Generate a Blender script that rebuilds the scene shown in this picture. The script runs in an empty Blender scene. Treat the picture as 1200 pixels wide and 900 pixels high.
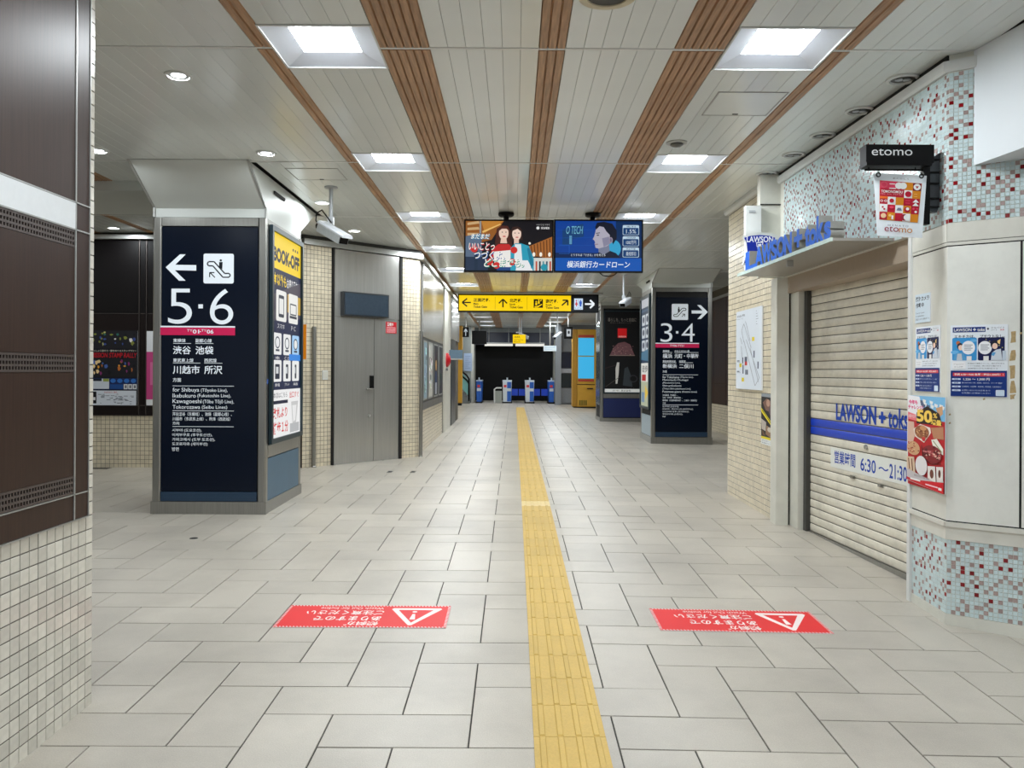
import bpy, math, random
from mathutils import Vector, Matrix
random.seed(7)
S = bpy.context.scene
COL = S.collection
PI = math.pi
# ------------------------------------------------------------------ camera, world, exposure
FPX, VPX, VPY, ROLL = 950.0, 602.5, 435.0, math.radians(.3)
CAMZ, CZ = 1.52, 3.44                       # eye height and ceiling height in metres
cam_d = bpy.data.cameras.new('camera')
cam = bpy.data.objects.new('camera', cam_d); COL.objects.link(cam); S.camera = cam
cam_d.sensor_fit = 'HORIZONTAL'; cam_d.sensor_width = 36.0
cam_d.lens = 36.0 * FPX / 1200.0
cam_d.clip_start = .05; cam_d.clip_end = 200
cam_d.shift_x = (600 - VPX) / 1200.0; cam_d.shift_y = (VPY - 450) / 1200.0
cam.matrix_world = Matrix.Translation((0, 0, CAMZ)) @ Matrix.Rotation(PI / 2, 4, 'X') @ Matrix.Rotation(ROLL, 4, 'Z')
W = bpy.data.worlds.new('world'); S.world = W; W.use_nodes = True
WORLD_STRENGTH = .75
W.node_tree.nodes['Background'].inputs[0].default_value = (.93, .97, 1, 1)
W.node_tree.nodes['Background'].inputs[1].default_value = WORLD_STRENGTH
S.view_settings.view_transform = 'Standard'; S.view_settings.look = 'None'
S.view_settings.gamma = 1; S.view_settings.use_curve_mapping = False
S.view_settings.exposure = 0.0
LAMP, LAMP_W = 26.0, 24.0                     # square lamps: glow of the diffuser, watts of the light under it
DOWN, DOWN_W = 7.0, 12.0                                 # radiance of the small round downlights
S.cycles.max_bounces = 8; S.cycles.diffuse_bounces = 5; S.cycles.glossy_bounces = 4
S.cycles.sample_clamp_indirect = 8; S.cycles.caustics_reflective = False; S.cycles.caustics_refractive = False

# ------------------------------------------------------------------ measured ground
KNOTS = [(2.9, 1.52), (8.2, 1.41), (16.5, 1.35), (20.6, 1.33)]
def depth_below(Y):
    if Y <= KNOTS[0][0]: return KNOTS[0][1]
    for (a, b), (c, d) in zip(KNOTS, KNOTS[1:]):
        if Y <= c: return b + (d - b) * (Y - a) / (c - a)
    return KNOTS[-1][1]
def fz(X, Y):                                # the floor ramps up gently (the floor stickers warn of it)
    return CAMZ - depth_below(Y) - .015 * min(3.5, max(0, X - .4))
def ray(px, py):
    c, s = math.cos(ROLL), math.sin(ROLL)
    dx, dy, vx, vy = px - 600, py - 450, VPX - 600, VPY - 450
    return ((dx * c + dy * s) - (vx * c + vy * s)) / FPX, -((dy * c - dx * s) - (vy * c - vx * s)) / FPX
def at(px, py, Y):
    a, b = ray(px, py); return Vector((a * Y, Y, CAMZ + b * Y))

# ------------------------------------------------------------------ materials
def lin(c):
    return tuple(((v / 255) / 12.92 if v / 255 <= .04045 else (((v / 255) + .055) / 1.055) ** 2.4) for v in c)
MATS = {}
def mat(name, rgb, rough=.5, metal=0., var=.06, scale=30., bump=0., emit=0., rand=0., spec=.5, stretch=None, dirt=0., dirtscale=1.2):
    """principled material whose colour wanders with a noise; rand adds a shift per piece"""
    if name in MATS: return MATS[name]
    m = bpy.data.materials.new(name); m.use_nodes = True; MATS[name] = m
    nt = m.node_tree; N = nt.nodes; L = nt.links
    b = N['Principled BSDF']; c = lin(rgb)
    b.inputs['Roughness'].default_value = rough; b.inputs['Metallic'].default_value = metal
    b.inputs['Specular IOR Level'].default_value = spec
    tc = N.new('ShaderNodeTexCoord'); mp = N.new('ShaderNodeMapping'); L.new(tc.outputs['Object'], mp.inputs[0])
    if stretch: mp.inputs['Scale'].default_value = stretch
    nz = N.new('ShaderNodeTexNoise'); nz.inputs['Scale'].default_value = scale; nz.inputs['Detail'].default_value = 4
    L.new(mp.outputs[0], nz.inputs['Vector'])
    rg = N.new('ShaderNodeMapRange'); rg.inputs['From Min'].default_value = .3; rg.inputs['From Max'].default_value = .7
    rg.inputs['To Min'].default_value = 1 - var; rg.inputs['To Max'].default_value = 1 + var
    L.new(nz.outputs['Fac'], rg.inputs['Value'])
    f = rg.outputs[0]
    if rand:
        oi = N.new('ShaderNodeObjectInfo'); ge = N.new('ShaderNodeNewGeometry')
        ad = N.new('ShaderNodeMath'); ad.operation = 'ADD'
        L.new(oi.outputs['Random'], ad.inputs[0]); L.new(ge.outputs['Random Per Island'], ad.inputs[1])
        fr = N.new('ShaderNodeMath'); fr.operation = 'FRACT'; L.new(ad.outputs[0], fr.inputs[0])
        r2 = N.new('ShaderNodeMapRange'); r2.inputs['To Min'].default_value = 1 - rand; r2.inputs['To Max'].default_value = 1 + rand
        L.new(fr.outputs[0], r2.inputs['Value'])
        mu = N.new('ShaderNodeMath'); mu.operation = 'MULTIPLY'; L.new(f, mu.inputs[0]); L.new(r2.outputs[0], mu.inputs[1]); f = mu.outputs[0]
    if dirt:
        geo = N.new('ShaderNodeNewGeometry')
        n2 = N.new('ShaderNodeTexNoise'); n2.inputs['Scale'].default_value = dirtscale; n2.inputs['Detail'].default_value = 7; n2.inputs['Roughness'].default_value = .65
        L.new(geo.outputs['Position'], n2.inputs['Vector'])
        r3 = N.new('ShaderNodeMapRange'); r3.inputs['From Min'].default_value = .42; r3.inputs['From Max'].default_value = .72
        r3.inputs['To Min'].default_value = 1; r3.inputs['To Max'].default_value = 1 - dirt
        L.new(n2.outputs['Fac'], r3.inputs['Value'])
        mu = N.new('ShaderNodeMath'); mu.operation = 'MULTIPLY'; L.new(f, mu.inputs[0]); L.new(r3.outputs[0], mu.inputs[1]); f = mu.outputs[0]
    vm = N.new('ShaderNodeVectorMath'); vm.operation = 'SCALE'; vm.inputs[0].default_value = c
    L.new(f, vm.inputs['Scale']); L.new(vm.outputs[0], b.inputs['Base Color'])
    if bump:
        bp = N.new('ShaderNodeBump'); bp.inputs['Strength'].default_value = bump; bp.inputs['Distance'].default_value = .01
        L.new(nz.outputs['Fac'], bp.inputs['Height']); L.new(bp.outputs[0], b.inputs['Normal'])
    if emit:
        b.inputs['Emission Color'].default_value = (*c, 1); b.inputs['Emission Strength'].default_value = emit
        if emit >= .5:                       # a screen or lamp face is dark glass when it is off
            L.remove(b.inputs['Base Color'].links[0]); b.inputs['Base Color'].default_value = tuple(v * .06 for v in c) + (1,)
    return m
def wood(name, rgb, rough=.5, along='Y', var=.3):
    st = {'Y': (9, .7, 9), 'Z': (9, 9, .7), 'X': (.7, 9, 9)}[along]
    return mat(name, rgb, rough, var=var, scale=6, stretch=st, rand=.08)
def ink(rgb, emit=0.):
    """flat print or a lit screen colour"""
    return mat('ink_%02x%02x%02x_%d' % (*rgb, int(emit * 100)), rgb, .5, var=.02, scale=3, emit=emit, spec=.25)
STEEL = mat('brushed_steel', (150, 149, 144), .3, .88, var=.12, scale=5, stretch=(40, 40, .6))
STEEL_D = mat('dull_steel', (188, 188, 184), .26, .7, var=.06, scale=3, stretch=(14, 14, .5))
TRIM_D = mat('bronze_trim', (74, 68, 66), .4, .5, var=.05)
ALU = mat('aluminium_trim', (172, 173, 170), .4, .6, var=.05)
WHITE = mat('white_paint', (214, 216, 214), .45, var=.03, scale=4)
BLACK = mat('black_plastic', (7, 7, 8), .5, var=.1, spec=.18)
DARK = mat('dark_gap', (22, 22, 22), .8, var=.2)
GROUT = mat('tile_grout', (92, 86, 75), .9, var=.15, scale=60)
GROUT_F = mat('floor_grout', (66, 64, 60), .9, var=.15, scale=60)
STONE = mat('floor_stone', (188, 181, 169), .33, var=.08, scale=180, bump=.14, rand=.06, dirt=.26, dirtscale=.9)
TACTILE = mat('yellow_tactile_tile', (206, 172, 88), .5, var=.06, scale=120, bump=.1, rand=.05, dirt=.12, dirtscale=2)
TILE = mat('cream_wall_tile', (213, 209, 197), .25, var=.06, scale=22, rand=.13, dirt=.1, dirtscale=3)
TILE2 = mat('tan_wall_tile', (220, 209, 185), .3, var=.06, scale=16, rand=.09, dirt=.14, dirtscale=2)
PANEL = mat('white_ceiling_panel', (226, 231, 229), .2, var=.02, scale=2, rand=.025, spec=.5)
CBACK = mat('ceiling_void', (30, 30, 30), .9, var=.1)
WOOD = wood('ceiling_wood', (176, 138, 104), .5)
BROWN = mat('dark_brown_laminate', (54, 36, 28), .38, var=.2, scale=5, stretch=(22, 22, .7), spec=.25)
NAVY = mat('navy_sign_panel', (4, 14, 31), .25, var=.03, spec=.2)
TEAL = mat('slate_blue_panel', (52, 92, 118), .35, var=.06, scale=8)
SOFFIT = mat('grey_bulkhead', (206, 210, 206), .45, var=.02, scale=3)
CREAMP = mat('cream_painted_metal', (216, 215, 205), .42, var=.04, scale=8, dirt=.12, dirtscale=2.5)
LIGHTM = mat('lamp_diffuser', (245, 250, 255), .5, var=.01, emit=LAMP)
DOWNM = mat('downlight_glow', (245, 250, 255), .5, var=.01, emit=DOWN)
REFL = mat('lamp_reflector', (226, 234, 246), .4, var=.01)
GREYM = mat('grey_camera_metal', (176, 180, 184), .4, .2, var=.04)
YELLOWP = mat('ochre_painted_panel', (212, 160, 52), .4, var=.05, scale=5)

# ------------------------------------------------------------------ mesh builder and object helpers
ORIGIN = {}
class MB:
    def __init__(s): s.v = []; s.f = []; s.m = []
    def add(s, vs, fs, mi=0):
        b = len(s.v); s.v += [tuple(v) for v in vs]; s.f += [tuple(b + i for i in f) for f in fs]; s.m += [mi] * len(fs); return s
    def hexa(s, p, mi=0):
        return s.add(p, [(0, 3, 2, 1), (4, 5, 6, 7), (0, 1, 5, 4), (1, 2, 6, 5), (2, 3, 7, 6), (3, 0, 4, 7)], mi)
    def box(s, x0, x1, y0, y1, z0, z1, mi=0):
        return s.hexa([(x0, y0, z0), (x1, y0, z0), (x1, y1, z0), (x0, y1, z0), (x0, y0, z1), (x1, y0, z1), (x1, y1, z1), (x0, y1, z1)], mi)
    def fbox(s, fr, u0, u1, v0, v1, n0, n1, mi=0):
        return s.hexa([fr.P(u0, v0, n0), fr.P(u1, v0, n0), fr.P(u1, v1, n0), fr.P(u0, v1, n0), fr.P(u0, v0, n1), fr.P(u1, v0, n1), fr.P(u1, v1, n1), fr.P(u0, v1, n1)], mi)
    def prism(s, lo, hi, mi=0):
        n = len(lo)
        return s.add(list(lo) + list(hi), [tuple(range(n))[::-1], tuple(range(n, 2 * n))] + [(i, (i + 1) % n, n + (i + 1) % n, n + i) for i in range(n)], mi)
    def fprism(s, fr, pts, n0, n1, mi=0):
        return s.prism([fr.P(u, v, n0) for u, v in pts], [fr.P(u, v, n1) for u, v in pts], mi)
    def tube(s, pts, r, seg=10, mi=0, caps=True):
        pts = [Vector(p) for p in pts]; rs = r if isinstance(r, (list, tuple)) else [r] * len(pts)
        rings = []; ref = None
        for i, p in enumerate(pts):
            d = (pts[min(i + 1, len(pts) - 1)] - pts[max(i - 1, 0)]).normalized()
            if ref is None: ref = Vector((0, 0, 1)) if abs(d.z) < .9 else Vector((1, 0, 0))
            a = d.cross(ref).normalized(); b = a.cross(d).normalized(); ref = b
            rings.append([p + (a * math.cos(2 * PI * k / seg) + b * math.sin(2 * PI * k / seg)) * rs[i] for k in range(seg)])
        vs = [q for r_ in rings for q in r_]; fs = []
        for i in range(len(pts) - 1):
            for k in range(seg):
                k2 = (k + 1) % seg
                fs.append((i * seg + k, i * seg + k2, (i + 1) * seg + k2, (i + 1) * seg + k))
        if caps:
            fs.append(tuple(range(seg))[::-1]); fs.append(tuple(range((len(pts) - 1) * seg, len(pts) * seg)))
        return s.add(vs, fs, mi)
    def lathe(s, c, prof, seg=24, mi=0, cap=True):
        """prof: (radius, z) pairs about the vertical axis through c"""
        c = Vector(c); vs = []; fs = []
        for r, z in prof: vs += [c + Vector((r * math.cos(2 * PI * k / seg), r * math.sin(2 * PI * k / seg), z)) for k in range(seg)]
        for i in range(len(prof) - 1):
            for k in range(seg):
                k2 = (k + 1) % seg; fs.append((i * seg + k, i * seg + k2, (i + 1) * seg + k2, (i + 1) * seg + k))
        if cap: fs.append(tuple(range((len(prof) - 1) * seg, len(prof) * seg)))
        return s.add(vs, fs, mi)
    def build(s, name, mats, parent=None, smooth=None, kind=None, label=None, loc=None):
        me = bpy.data.meshes.new(name)
        o = bpy.data.objects.new(name, me); COL.objects.link(o)
        base = ORIGIN.get(parent.name, Vector()) if parent else (Vector(loc) if loc else Vector())
        me.from_pydata([tuple(Vector(v) - base) for v in s.v], [], s.f)
        for m_ in (mats if isinstance(mats, (list, tuple)) else [mats]): me.materials.append(m_)
        me.polygons.foreach_set('material_index', s.m)
        if smooth:
            me.polygons.foreach_set('use_smooth', [True] * len(s.f)); me.set_sharp_from_angle(angle=math.radians(smooth))
        me.update()
        if parent: o.parent = parent
        elif loc: o.location = base
        ORIGIN[o.name] = base
        if kind: o['kind'] = kind
        if label: o['label'] = label
        return o
class Fr:
    """a plane: origin, right and up as a viewer in front of it sees them; n is the way towards the viewer"""
    def __init__(s, O, U, V=(0, 0, 1)):
        s.O = Vector(O); s.U = Vector(U).normalized(); s.V = Vector(V).normalized(); s.N = s.U.cross(s.V)
    def P(s, u, v, n=0): return s.O + s.U * u + s.V * v + s.N * n
    def uv(s, px, py, n=0):
        a, b = ray(px, py); d = Vector((a, 1, b)); e = Vector((0, 0, CAMZ))
        t = (s.O + s.N * n - e).dot(s.N) / d.dot(s.N); q = e + d * t - s.O
        return q.dot(s.U), q.dot(s.V)
def tag(o, label, cat, group=None, kind=None):
    o['label'] = label; o['category'] = cat
    if group: o['group'] = group
    if kind: o['kind'] = kind
    return o
def thing(name, label, cat, loc, group=None, kind=None):
    o = bpy.data.objects.new(name, None); COL.objects.link(o); o.location = loc; o.empty_display_size = .1
    ORIGIN[o.name] = Vector(loc); return tag(o, label, cat, group, kind)
def inst(name, me, parent, loc, rot=None):
    o = bpy.data.objects.new(name, me); COL.objects.link(o); o.parent = parent
    o.location = Vector(loc) - ORIGIN[parent.name]
    if rot: o.rotation_euler = rot
    return o
TXT = {}
def glyphs(body, bold=0., res=3):
    k = (body, bold, res)
    if k not in TXT:
        c = bpy.data.curves.new('lettering', 'FONT'); c.body = body; c.resolution_u = res; c.offset = bold
        o = bpy.data.objects.new('lettering', c); me = o.to_mesh()
        vs = [(v.co.x, v.co.y) for v in me.vertices]; fs = [tuple(p.vertices) for p in me.polygons]
        o.to_mesh_clear(); bpy.data.objects.remove(o); bpy.data.curves.remove(c)
        xs = [v[0] for v in vs] or [0, 1]; ys = [v[1] for v in vs] or [0, 1]
        TXT[k] = (vs, fs, min(xs), max(xs), min(ys), max(ys))
    return TXT[k]
class Sheet:
    """flat print on a plane: drawing coordinates a (right), b (down) run over a rectangle of the plane"""
    def __init__(s, fr, uv0, uv1, ab0, ab1, n=.0015, emit=0.):
        s.fr = fr; s.mb = MB(); s.mats = []; s.n = n; s.emit = emit; s.step = .00006
        s.u0, s.v0 = uv0; s.a0, s.b0 = ab0
        s.su = (uv1[0] - uv0[0]) / (ab1[0] - ab0[0]); s.sv = (uv1[1] - uv0[1]) / (ab1[1] - ab0[1])
    @classmethod
    def photo(c, fr, p0, p1, n=.0015, emit=0.):
        """drawing coordinates = those of the two measured corners p0, p1"""
        return c(fr, fr.uv(*p0, n), fr.uv(*p1, n), p0, p1, n, emit)
    def ix(s, rgb, emit=None):
        m = ink(rgb, s.emit if emit is None else emit)
        if m not in s.mats: s.mats.append(m)
        return s.mats.index(m)
    def P(s, a, b, n): return s.fr.P(s.u0 + (a - s.a0) * s.su, s.v0 + (b - s.b0) * s.sv, n)
    def poly(s, pts, rgb, emit=None):
        s.n += s.step
        s.mb.add([s.P(a, b, s.n) for a, b in pts], [tuple(range(len(pts)))[::-1]], s.ix(rgb, emit)); return s
    def rect(s, a0, b0, a1, b1, rgb, emit=None): return s.poly([(a0, b0), (a1, b0), (a1, b1), (a0, b1)], rgb, emit)
    def rrect(s, a0, b0, a1, b1, r, rgb, emit=None):
        pts = []
        for cx, cy, q in ((a1 - r, b0 + r, -90), (a1 - r, b1 - r, 0), (a0 + r, b1 - r, 90), (a0 + r, b0 + r, 180)):
            pts += [(cx + r * math.cos(math.radians(q + t)), cy + r * math.sin(math.radians(q + t))) for t in (0, 30, 60, 90)]
        return s.poly(pts, rgb, emit)
    def oval(s, a, b, ra, rb, rgb, emit=None, seg=20):
        return s.poly([(a + ra * math.cos(2 * PI * k / seg), b + rb * math.sin(2 * PI * k / seg)) for k in range(seg)], rgb, emit)
    def line(s, pts, w, rgb, emit=None):
        s.n += s.step
        for (a0, b0), (a1, b1) in zip(pts, pts[1:]):
            l = math.hypot(a1 - a0, b1 - b0) or 1; x, y = -(b1 - b0) / l * w / 2, (a1 - a0) / l * w / 2
            s.mb.add([s.P(a0 + x, b0 + y, s.n), s.P(a1 + x, b1 + y, s.n), s.P(a1 - x, b1 - y, s.n), s.P(a0 - x, b0 - y, s.n)], [(0, 1, 2, 3)], s.ix(rgb, emit))
        return s
    def text(s, body, a0, b0, a1, b1, rgb, bold=0., emit=None, slant=0., res=3):
        """the words fitted to the box a0..a1, b0..b1"""
        vs, fs, x0, x1, y0, y1 = glyphs(body, bold, res); s.n += s.step
        kx = (a1 - a0) / max(x1 - x0, 1e-6); ky = (b1 - b0) / max(y1 - y0, 1e-6)
        s.mb.add([s.P(a0 + (x - x0) * kx + slant * (y - y0) * ky, b1 - (y - y0) * ky, s.n) for x, y in vs], fs, s.ix(rgb, emit)); return s
    def lines(s, rows, a0, b0, h, gap, rgb, aspect=.55, bold=0., emit=None):
        for i, r in enumerate(rows):
            vs, fs, x0, x1, y0, y1 = glyphs(r, bold, 2); w = (x1 - x0) / max(y1 - y0, .01) * h * aspect * 1.5
            s.text(r, a0, b0 + i * gap, a0 + w, b0 + i * gap + h, rgb, bold, emit, res=2)
        return s
    def build(s, name, parent, label=None): return s.mb.build(name, s.mats, parent, label=label)
XP, YP = (1, 0, 0), (0, 1, 0)
# ================================================================== STRUCTURE
# ------------------------------------------------------------------ floor: herringbone stone tiles
def grid_floor(xs, ys, dz):
    mb = MB()
    for i in range(len(xs) - 1):
        for j in range(len(ys) - 1):
            q = [(xs[i], ys[j]), (xs[i + 1], ys[j]), (xs[i + 1], ys[j + 1]), (xs[i], ys[j + 1])]
            mb.add([(x, y, fz(x, y) + dz) for x, y in q], [(0, 1, 2, 3)])
    return mb
floor = grid_floor([-9, -3, .4, 2, 3.9, 6], [-5, 0, 2.9, 5.5, 8.2, 12, 16.5, 20.6, 30, 40], -.006).build('floor', GROUT_F, kind='structure')
tag(floor, 'pale stone floor in herringbone tiles, ramping gently up from the camera', 'floor')
UX, UY, TX0, TY0 = .304, .296, .735, 3.55
def tile_mesh(w, d, name):
    mb = MB(); g = .0034; t = .0012
    w2, d2 = w / 2 - g, d / 2 - g
    mb.add([(-w2, -d2, -.009), (w2, -d2, -.009), (w2, d2, -.009), (-w2, d2, -.009),
            (-w2, -d2, -t), (w2, -d2, -t), (w2, d2, -t), (-w2, d2, -t),
            (-w2 + t, -d2 + t, 0), (w2 - t, -d2 + t, 0), (w2 - t, d2 - t, 0), (-w2 + t, d2 - t, 0)],
           [(0, 1, 5, 4), (1, 2, 6, 5), (2, 3, 7, 6), (3, 0, 4, 7), (4, 5, 9, 8), (5, 6, 10, 9), (6, 7, 11, 10), (7, 4, 8, 11), (8, 9, 10, 11)])
    return mb
def mesh_of(mb, name, mats):
    me = bpy.data.meshes.new(name); me.from_pydata(mb.v, [], mb.f)
    for m_ in (mats if isinstance(mats, (list, tuple)) else [mats]): me.materials.append(m_)
    me.polygons.foreach_set('material_index', mb.m); me.update(); return me
TH_, TV_ = tile_mesh(2 * UX, UY, 'tile'), tile_mesh(UX, 2 * UY, 'tile')
ME_H, ME_V = mesh_of(TH_, 'floor_tile_across', STONE), mesh_of(TV_, 'floor_tile_along', STONE)
def blocked(x, y):
    if abs(x) > .66 * y + .6: return True
    if x < -1.95 and y < 3.3: return True
    if x < -1.6 + (13 - y) * -1 and 11.4 < y < 13.1 and x < -3.0 + (y - 11.4) - .4: return True
    if y > 11.9 and x < -3.0 + (y - 11.4) - .5 and y < 13: return True
    if 13 <= y < 22.3 and x < -2.0: return True
    if x > 3.3 and y < 9.3: return True
    if x < -7.5 or x > 5.2: return True
    if -3.3 < x < -2.7 and 8.2 < y < 9.0: return True
    return False
cells = []
for i in range(-32, 17):
    for j in range(-5, 116):
        s_ = (i + j) % 4
        if s_ == 2: c = (TX0 + (i + 1) * UX, TY0 + (j + .5) * UY, 'h')
        elif s_ == 0: c = (TX0 + (i + .5) * UX, TY0 + (j + 1) * UY, 'v')
        else: continue
        if c[1] < 2.3 or c[1] > 37 or blocked(c[0], c[1]): continue
        cells.append(c)
cells.sort(key=lambda c: math.hypot(c[0], c[1]) + (0 if abs(c[0]) < .6 * c[1] else 50))
def slope(x, y): return (fz(x, y + .1) - fz(x, y - .1)) / .2, (fz(x + .1, y) - fz(x - .1, y)) / .2
rest = MB()
for k, (x, y, o) in enumerate(cells):
    sy, sx = slope(x, y); lift = random.uniform(-.0006, .0006)
    if k < 300:
        inst('floor_tile', ME_H if o == 'h' else ME_V, floor, (x, y, fz(x, y) + lift), (math.atan(sy), -math.atan(sx), 0))
    else:
        src = TH_ if o == 'h' else TV_; z0 = fz(x, y) + lift
        rest.add([(x + a, y + b, z0 + c + a * sx + b * sy) for a, b, c in src.v], src.f)
rest.build('floor_tile', STONE, floor, kind='stuff')
# tactile guide strip, 300 mm tiles with four raised bars
def tactile_mesh(plain=False):
    mb = MB(); h = .1485
    mb.box(-h, h, -h, h, -.006, .004)
    for k in range(4):
        x = -.112 + k * .075
        b = [(x - .014, -h + .004), (x + .014, -h + .004), (x + .014, h - .004), (x - .014, h - .004)]
        t = [(x - .010, -h + .009), (x + .010, -h + .009), (x + .010, h - .009), (x - .010, h - .009)]
        mb.prism([(p, q, .004) for p, q in b], [(p, q, .009) for p, q in t])
    return mesh_of(mb, 'tactile_tile', TACTILE)
strip = thing('tactile_strip', 'yellow ribbed tactile guide path running straight down the hall floor', 'tactile paving', (.237, 2.6, fz(.237, 2.6)))
me_t = tactile_mesh()
me_p = me_t.copy(); me_p.materials.clear(); me_p.materials.append(mat('pale_tactile_tile', (222, 200, 142), .5, var=.06, scale=120, bump=.1))
for k in range(-1, 90):
    y = 2.89 + k * .3; x = .237 - (y - 3) * .0004; sy, sx = slope(x, y)
    inst('tactile_tile', me_p if k == 19 else me_t, strip, (x, y, fz(x, y) + .002), (math.atan(sy), -math.atan(sx), 0))

# ------------------------------------------------------------------ ceiling: white planks, wood slats, square lamps
ceiling = MB().box(-9, 6, -5, 37.2, CZ + .06, CZ + .12).build('ceiling', CBACK, kind='structure')
tag(ceiling, 'glossy white plank ceiling with strips of brown wooden slats', 'ceiling')
PIT, J0 = 2.65, 4.825
joints = [J0 + PIT * k for k in range(-3, 13)]
bands = []
def planks(x0, x1, n, tp='p'): bands.extend((x0 + (x1 - x0) * k / n, x0 + (x1 - x0) * (k + 1) / n, tp) for k in range(n))
planks(-1.55, -1.444, 2, 's'); planks(-1.444, -.812, 6, 'l'); planks(-.812, -.512, 6, 's'); planks(-.512, .136, 6)
planks(.136, .296, 3, 's'); planks(.296, .94, 6); planks(.94, 1.242, 6, 's'); planks(1.242, 1.892, 6, 'l'); planks(1.892, 2.0, 2, 's')
planks(2.0, 4.8, 26); planks(-4.1, -1.55, 24); planks(-4.4, -4.1, 6, 's'); planks(-5.05, -4.4, 6); planks(-5.16, -5.05, 2, 's')
planks(-5.85, -5.16, 6); planks(-6.15, -5.85, 6, 's'); planks(-8.4, -6.15, 20)
PLANKMESH = {}
def plank_mesh(w, l, tp):
    k = (round(w, 4), round(l, 3), tp)
    if k not in PLANKMESH:
        mb = MB(); g = .0008 if tp == 'p' else .0018; c = .0016; w2, l2 = w / 2 - g, l / 2
        if tp == 'p':
            mb.prism([(-w2, -l2, .016), (w2, -l2, .016), (w2, l2, .016), (-w2, l2, .016)][::-1], [(-w2, -l2, c), (w2, -l2, c), (w2, l2, c), (-w2, l2, c)][::-1])
            mb.prism([(-w2, -l2, c), (w2, -l2, c), (w2, l2, c), (-w2, l2, c)][::-1], [(-w2 + c, -l2, 0), (w2 - c, -l2, 0), (w2 - c, l2, 0), (-w2 + c, l2, 0)][::-1])
        else:
            pr = [(-w2, .034), (-w2, .006), (-w2 + .005, -.004), (w2 - .005, -.004), (w2, .006), (w2, .034)]
            mb.prism([(a, -l2, b) for a, b in pr], [(a, l2, b) for a, b in pr])
        PLANKMESH[k] = (mb, mesh_of(mb, 'ceiling_plank' if tp == 'p' else 'wood_slat', PANEL if tp == 'p' else WOOD))
    return PLANKMESH[k]
LH = .326
def lamp_under(root, x, y, z, size, watts, shape='SQUARE'):
    d = bpy.data.lights.new('lamp', 'AREA'); d.shape = shape; d.size = size; d.energy = watts; d.color = (.90, .965, 1)
    o = bpy.data.objects.new('lamp', d); COL.objects.link(o); o.parent = root; o.location = Vector((x, y, z)) - ORIGIN[root.name]
def hole(x, y):                              # where nothing of the ceiling can be seen
    if x < -1.7 and y > 14 and y < 22: return True
    if x > 2.75 and y < 7: return True
    if x < -2.6 and y < 3.2: return True
    return abs(x) > .7 * y + 1.5 or y < .8 and abs(x) > 2.6
todo = []
for j0, j1 in zip(joints, joints[1:]):
    for x0, x1, tp in bands:
        a, b = (j0 + LH, j1 - LH) if tp == 'l' else (j0 + .022, j1 - .014)
        xc, yc = (x0 + x1) / 2, (a + b) / 2
        if hole(xc, yc): continue
        if -3.56 < xc < -2.42 and 7.4 < yc < 9.9: continue
        todo.append((xc, yc, x1 - x0, b - a, 'p' if tp == 'l' else tp))
for x0, x1 in ((-1.55, -1.444), (-.812, -.512), (.136, .296), (.94, 1.242), (1.892, 2.0), (-4.4, -4.1), (-5.16, -5.05), (-6.15, -5.85)):
    for j0, j1 in zip(joints, joints[1:]):
        if not hole((x0 + x1) / 2, (j0 + j1) / 2): MB().box(x0 + .002, x1 - .002, j0 + .03, j1 - .022, CZ + .012, CZ + .03).build('slat_backing', WOOD, ceiling)
todo.sort(key=lambda t: abs(t[1] - 5.5) + (30 if t[1] < 3 else 0) + abs(t[0]) * .3)
count = {'p': 0, 's': 0}; mass = {'p': MB(), 's': MB()}
for xc, yc, w, l, tp in todo:
    mb, me = plank_mesh(w, l, tp); count[tp] += 1
    if count[tp] <= 298: inst('ceiling_plank' if tp == 'p' else 'wood_slat', me, ceiling, (xc, yc, CZ))
    else: mass[tp].add([(xc + a, yc + b, CZ + c) for a, b, c in mb.v], mb.f)
mass['p'].build('ceiling_plank', PANEL, ceiling, kind='stuff'); mass['s'].build('wood_slat', WOOD, ceiling, kind='stuff')
for j in joints[1:]:
    x_lo, x_hi = (-8.4, 4.8) if j < 13 else (-1.55, 4.8) if j < 22.5 else (-5, 4.8)
    for x0, x1 in ((x_lo, -1.444 - .004), (-.812, 1.242), (1.892, x_hi)):
        MB().box(x0, x1, j - .012, j + .014, CZ - .003, CZ + .01).build('cross_trim', WHITE, ceiling)
# square recessed lamps straddling every joint
def square_lamp_parts(root, x, y):
    h = LH - .004; i = .178; d = .045
    fr = MB()
    for x0, x1, y0, y1 in ((-h, h, -h, -h + .012), (-h, h, h - .012, h), (-h, -h + .012, -h + .012, h - .012), (h - .012, h, -h + .012, h - .012)):
        fr.box(x + x0, x + x1, y + y0, y + y1, CZ - .006, CZ + .02)
    fr.build('frame', WHITE, root)
    o = h - .012; r = MB()
    a = [(x - o, y - o, CZ + .002), (x + o, y - o, CZ + .002), (x + o, y + o, CZ + .002), (x - o, y + o, CZ + .002)]
    b = [(x - i, y - i, CZ + d), (x + i, y - i, CZ + d), (x + i, y + i, CZ + d), (x - i, y + i, CZ + d)]
    r.add(a + b, [(k, (k + 1) % 4, 4 + (k + 1) % 4, 4 + k) for k in range(4)])
    r.build('reflector', REFL, root)
    MB().box(x - i, x + i, y - i, y + i, CZ + d, CZ + d + .01).build('diffuser', LIGHTM, root)
    lamp_under(root, x, y, CZ + .004, 2 * i, LAMP_W)
rank = ['nearest', 'second', 'third', 'fourth', 'fifth', 'sixth', 'seventh', 'eighth', 'ninth', 'tenth', 'eleventh', 'twelfth', 'thirteenth']
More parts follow.
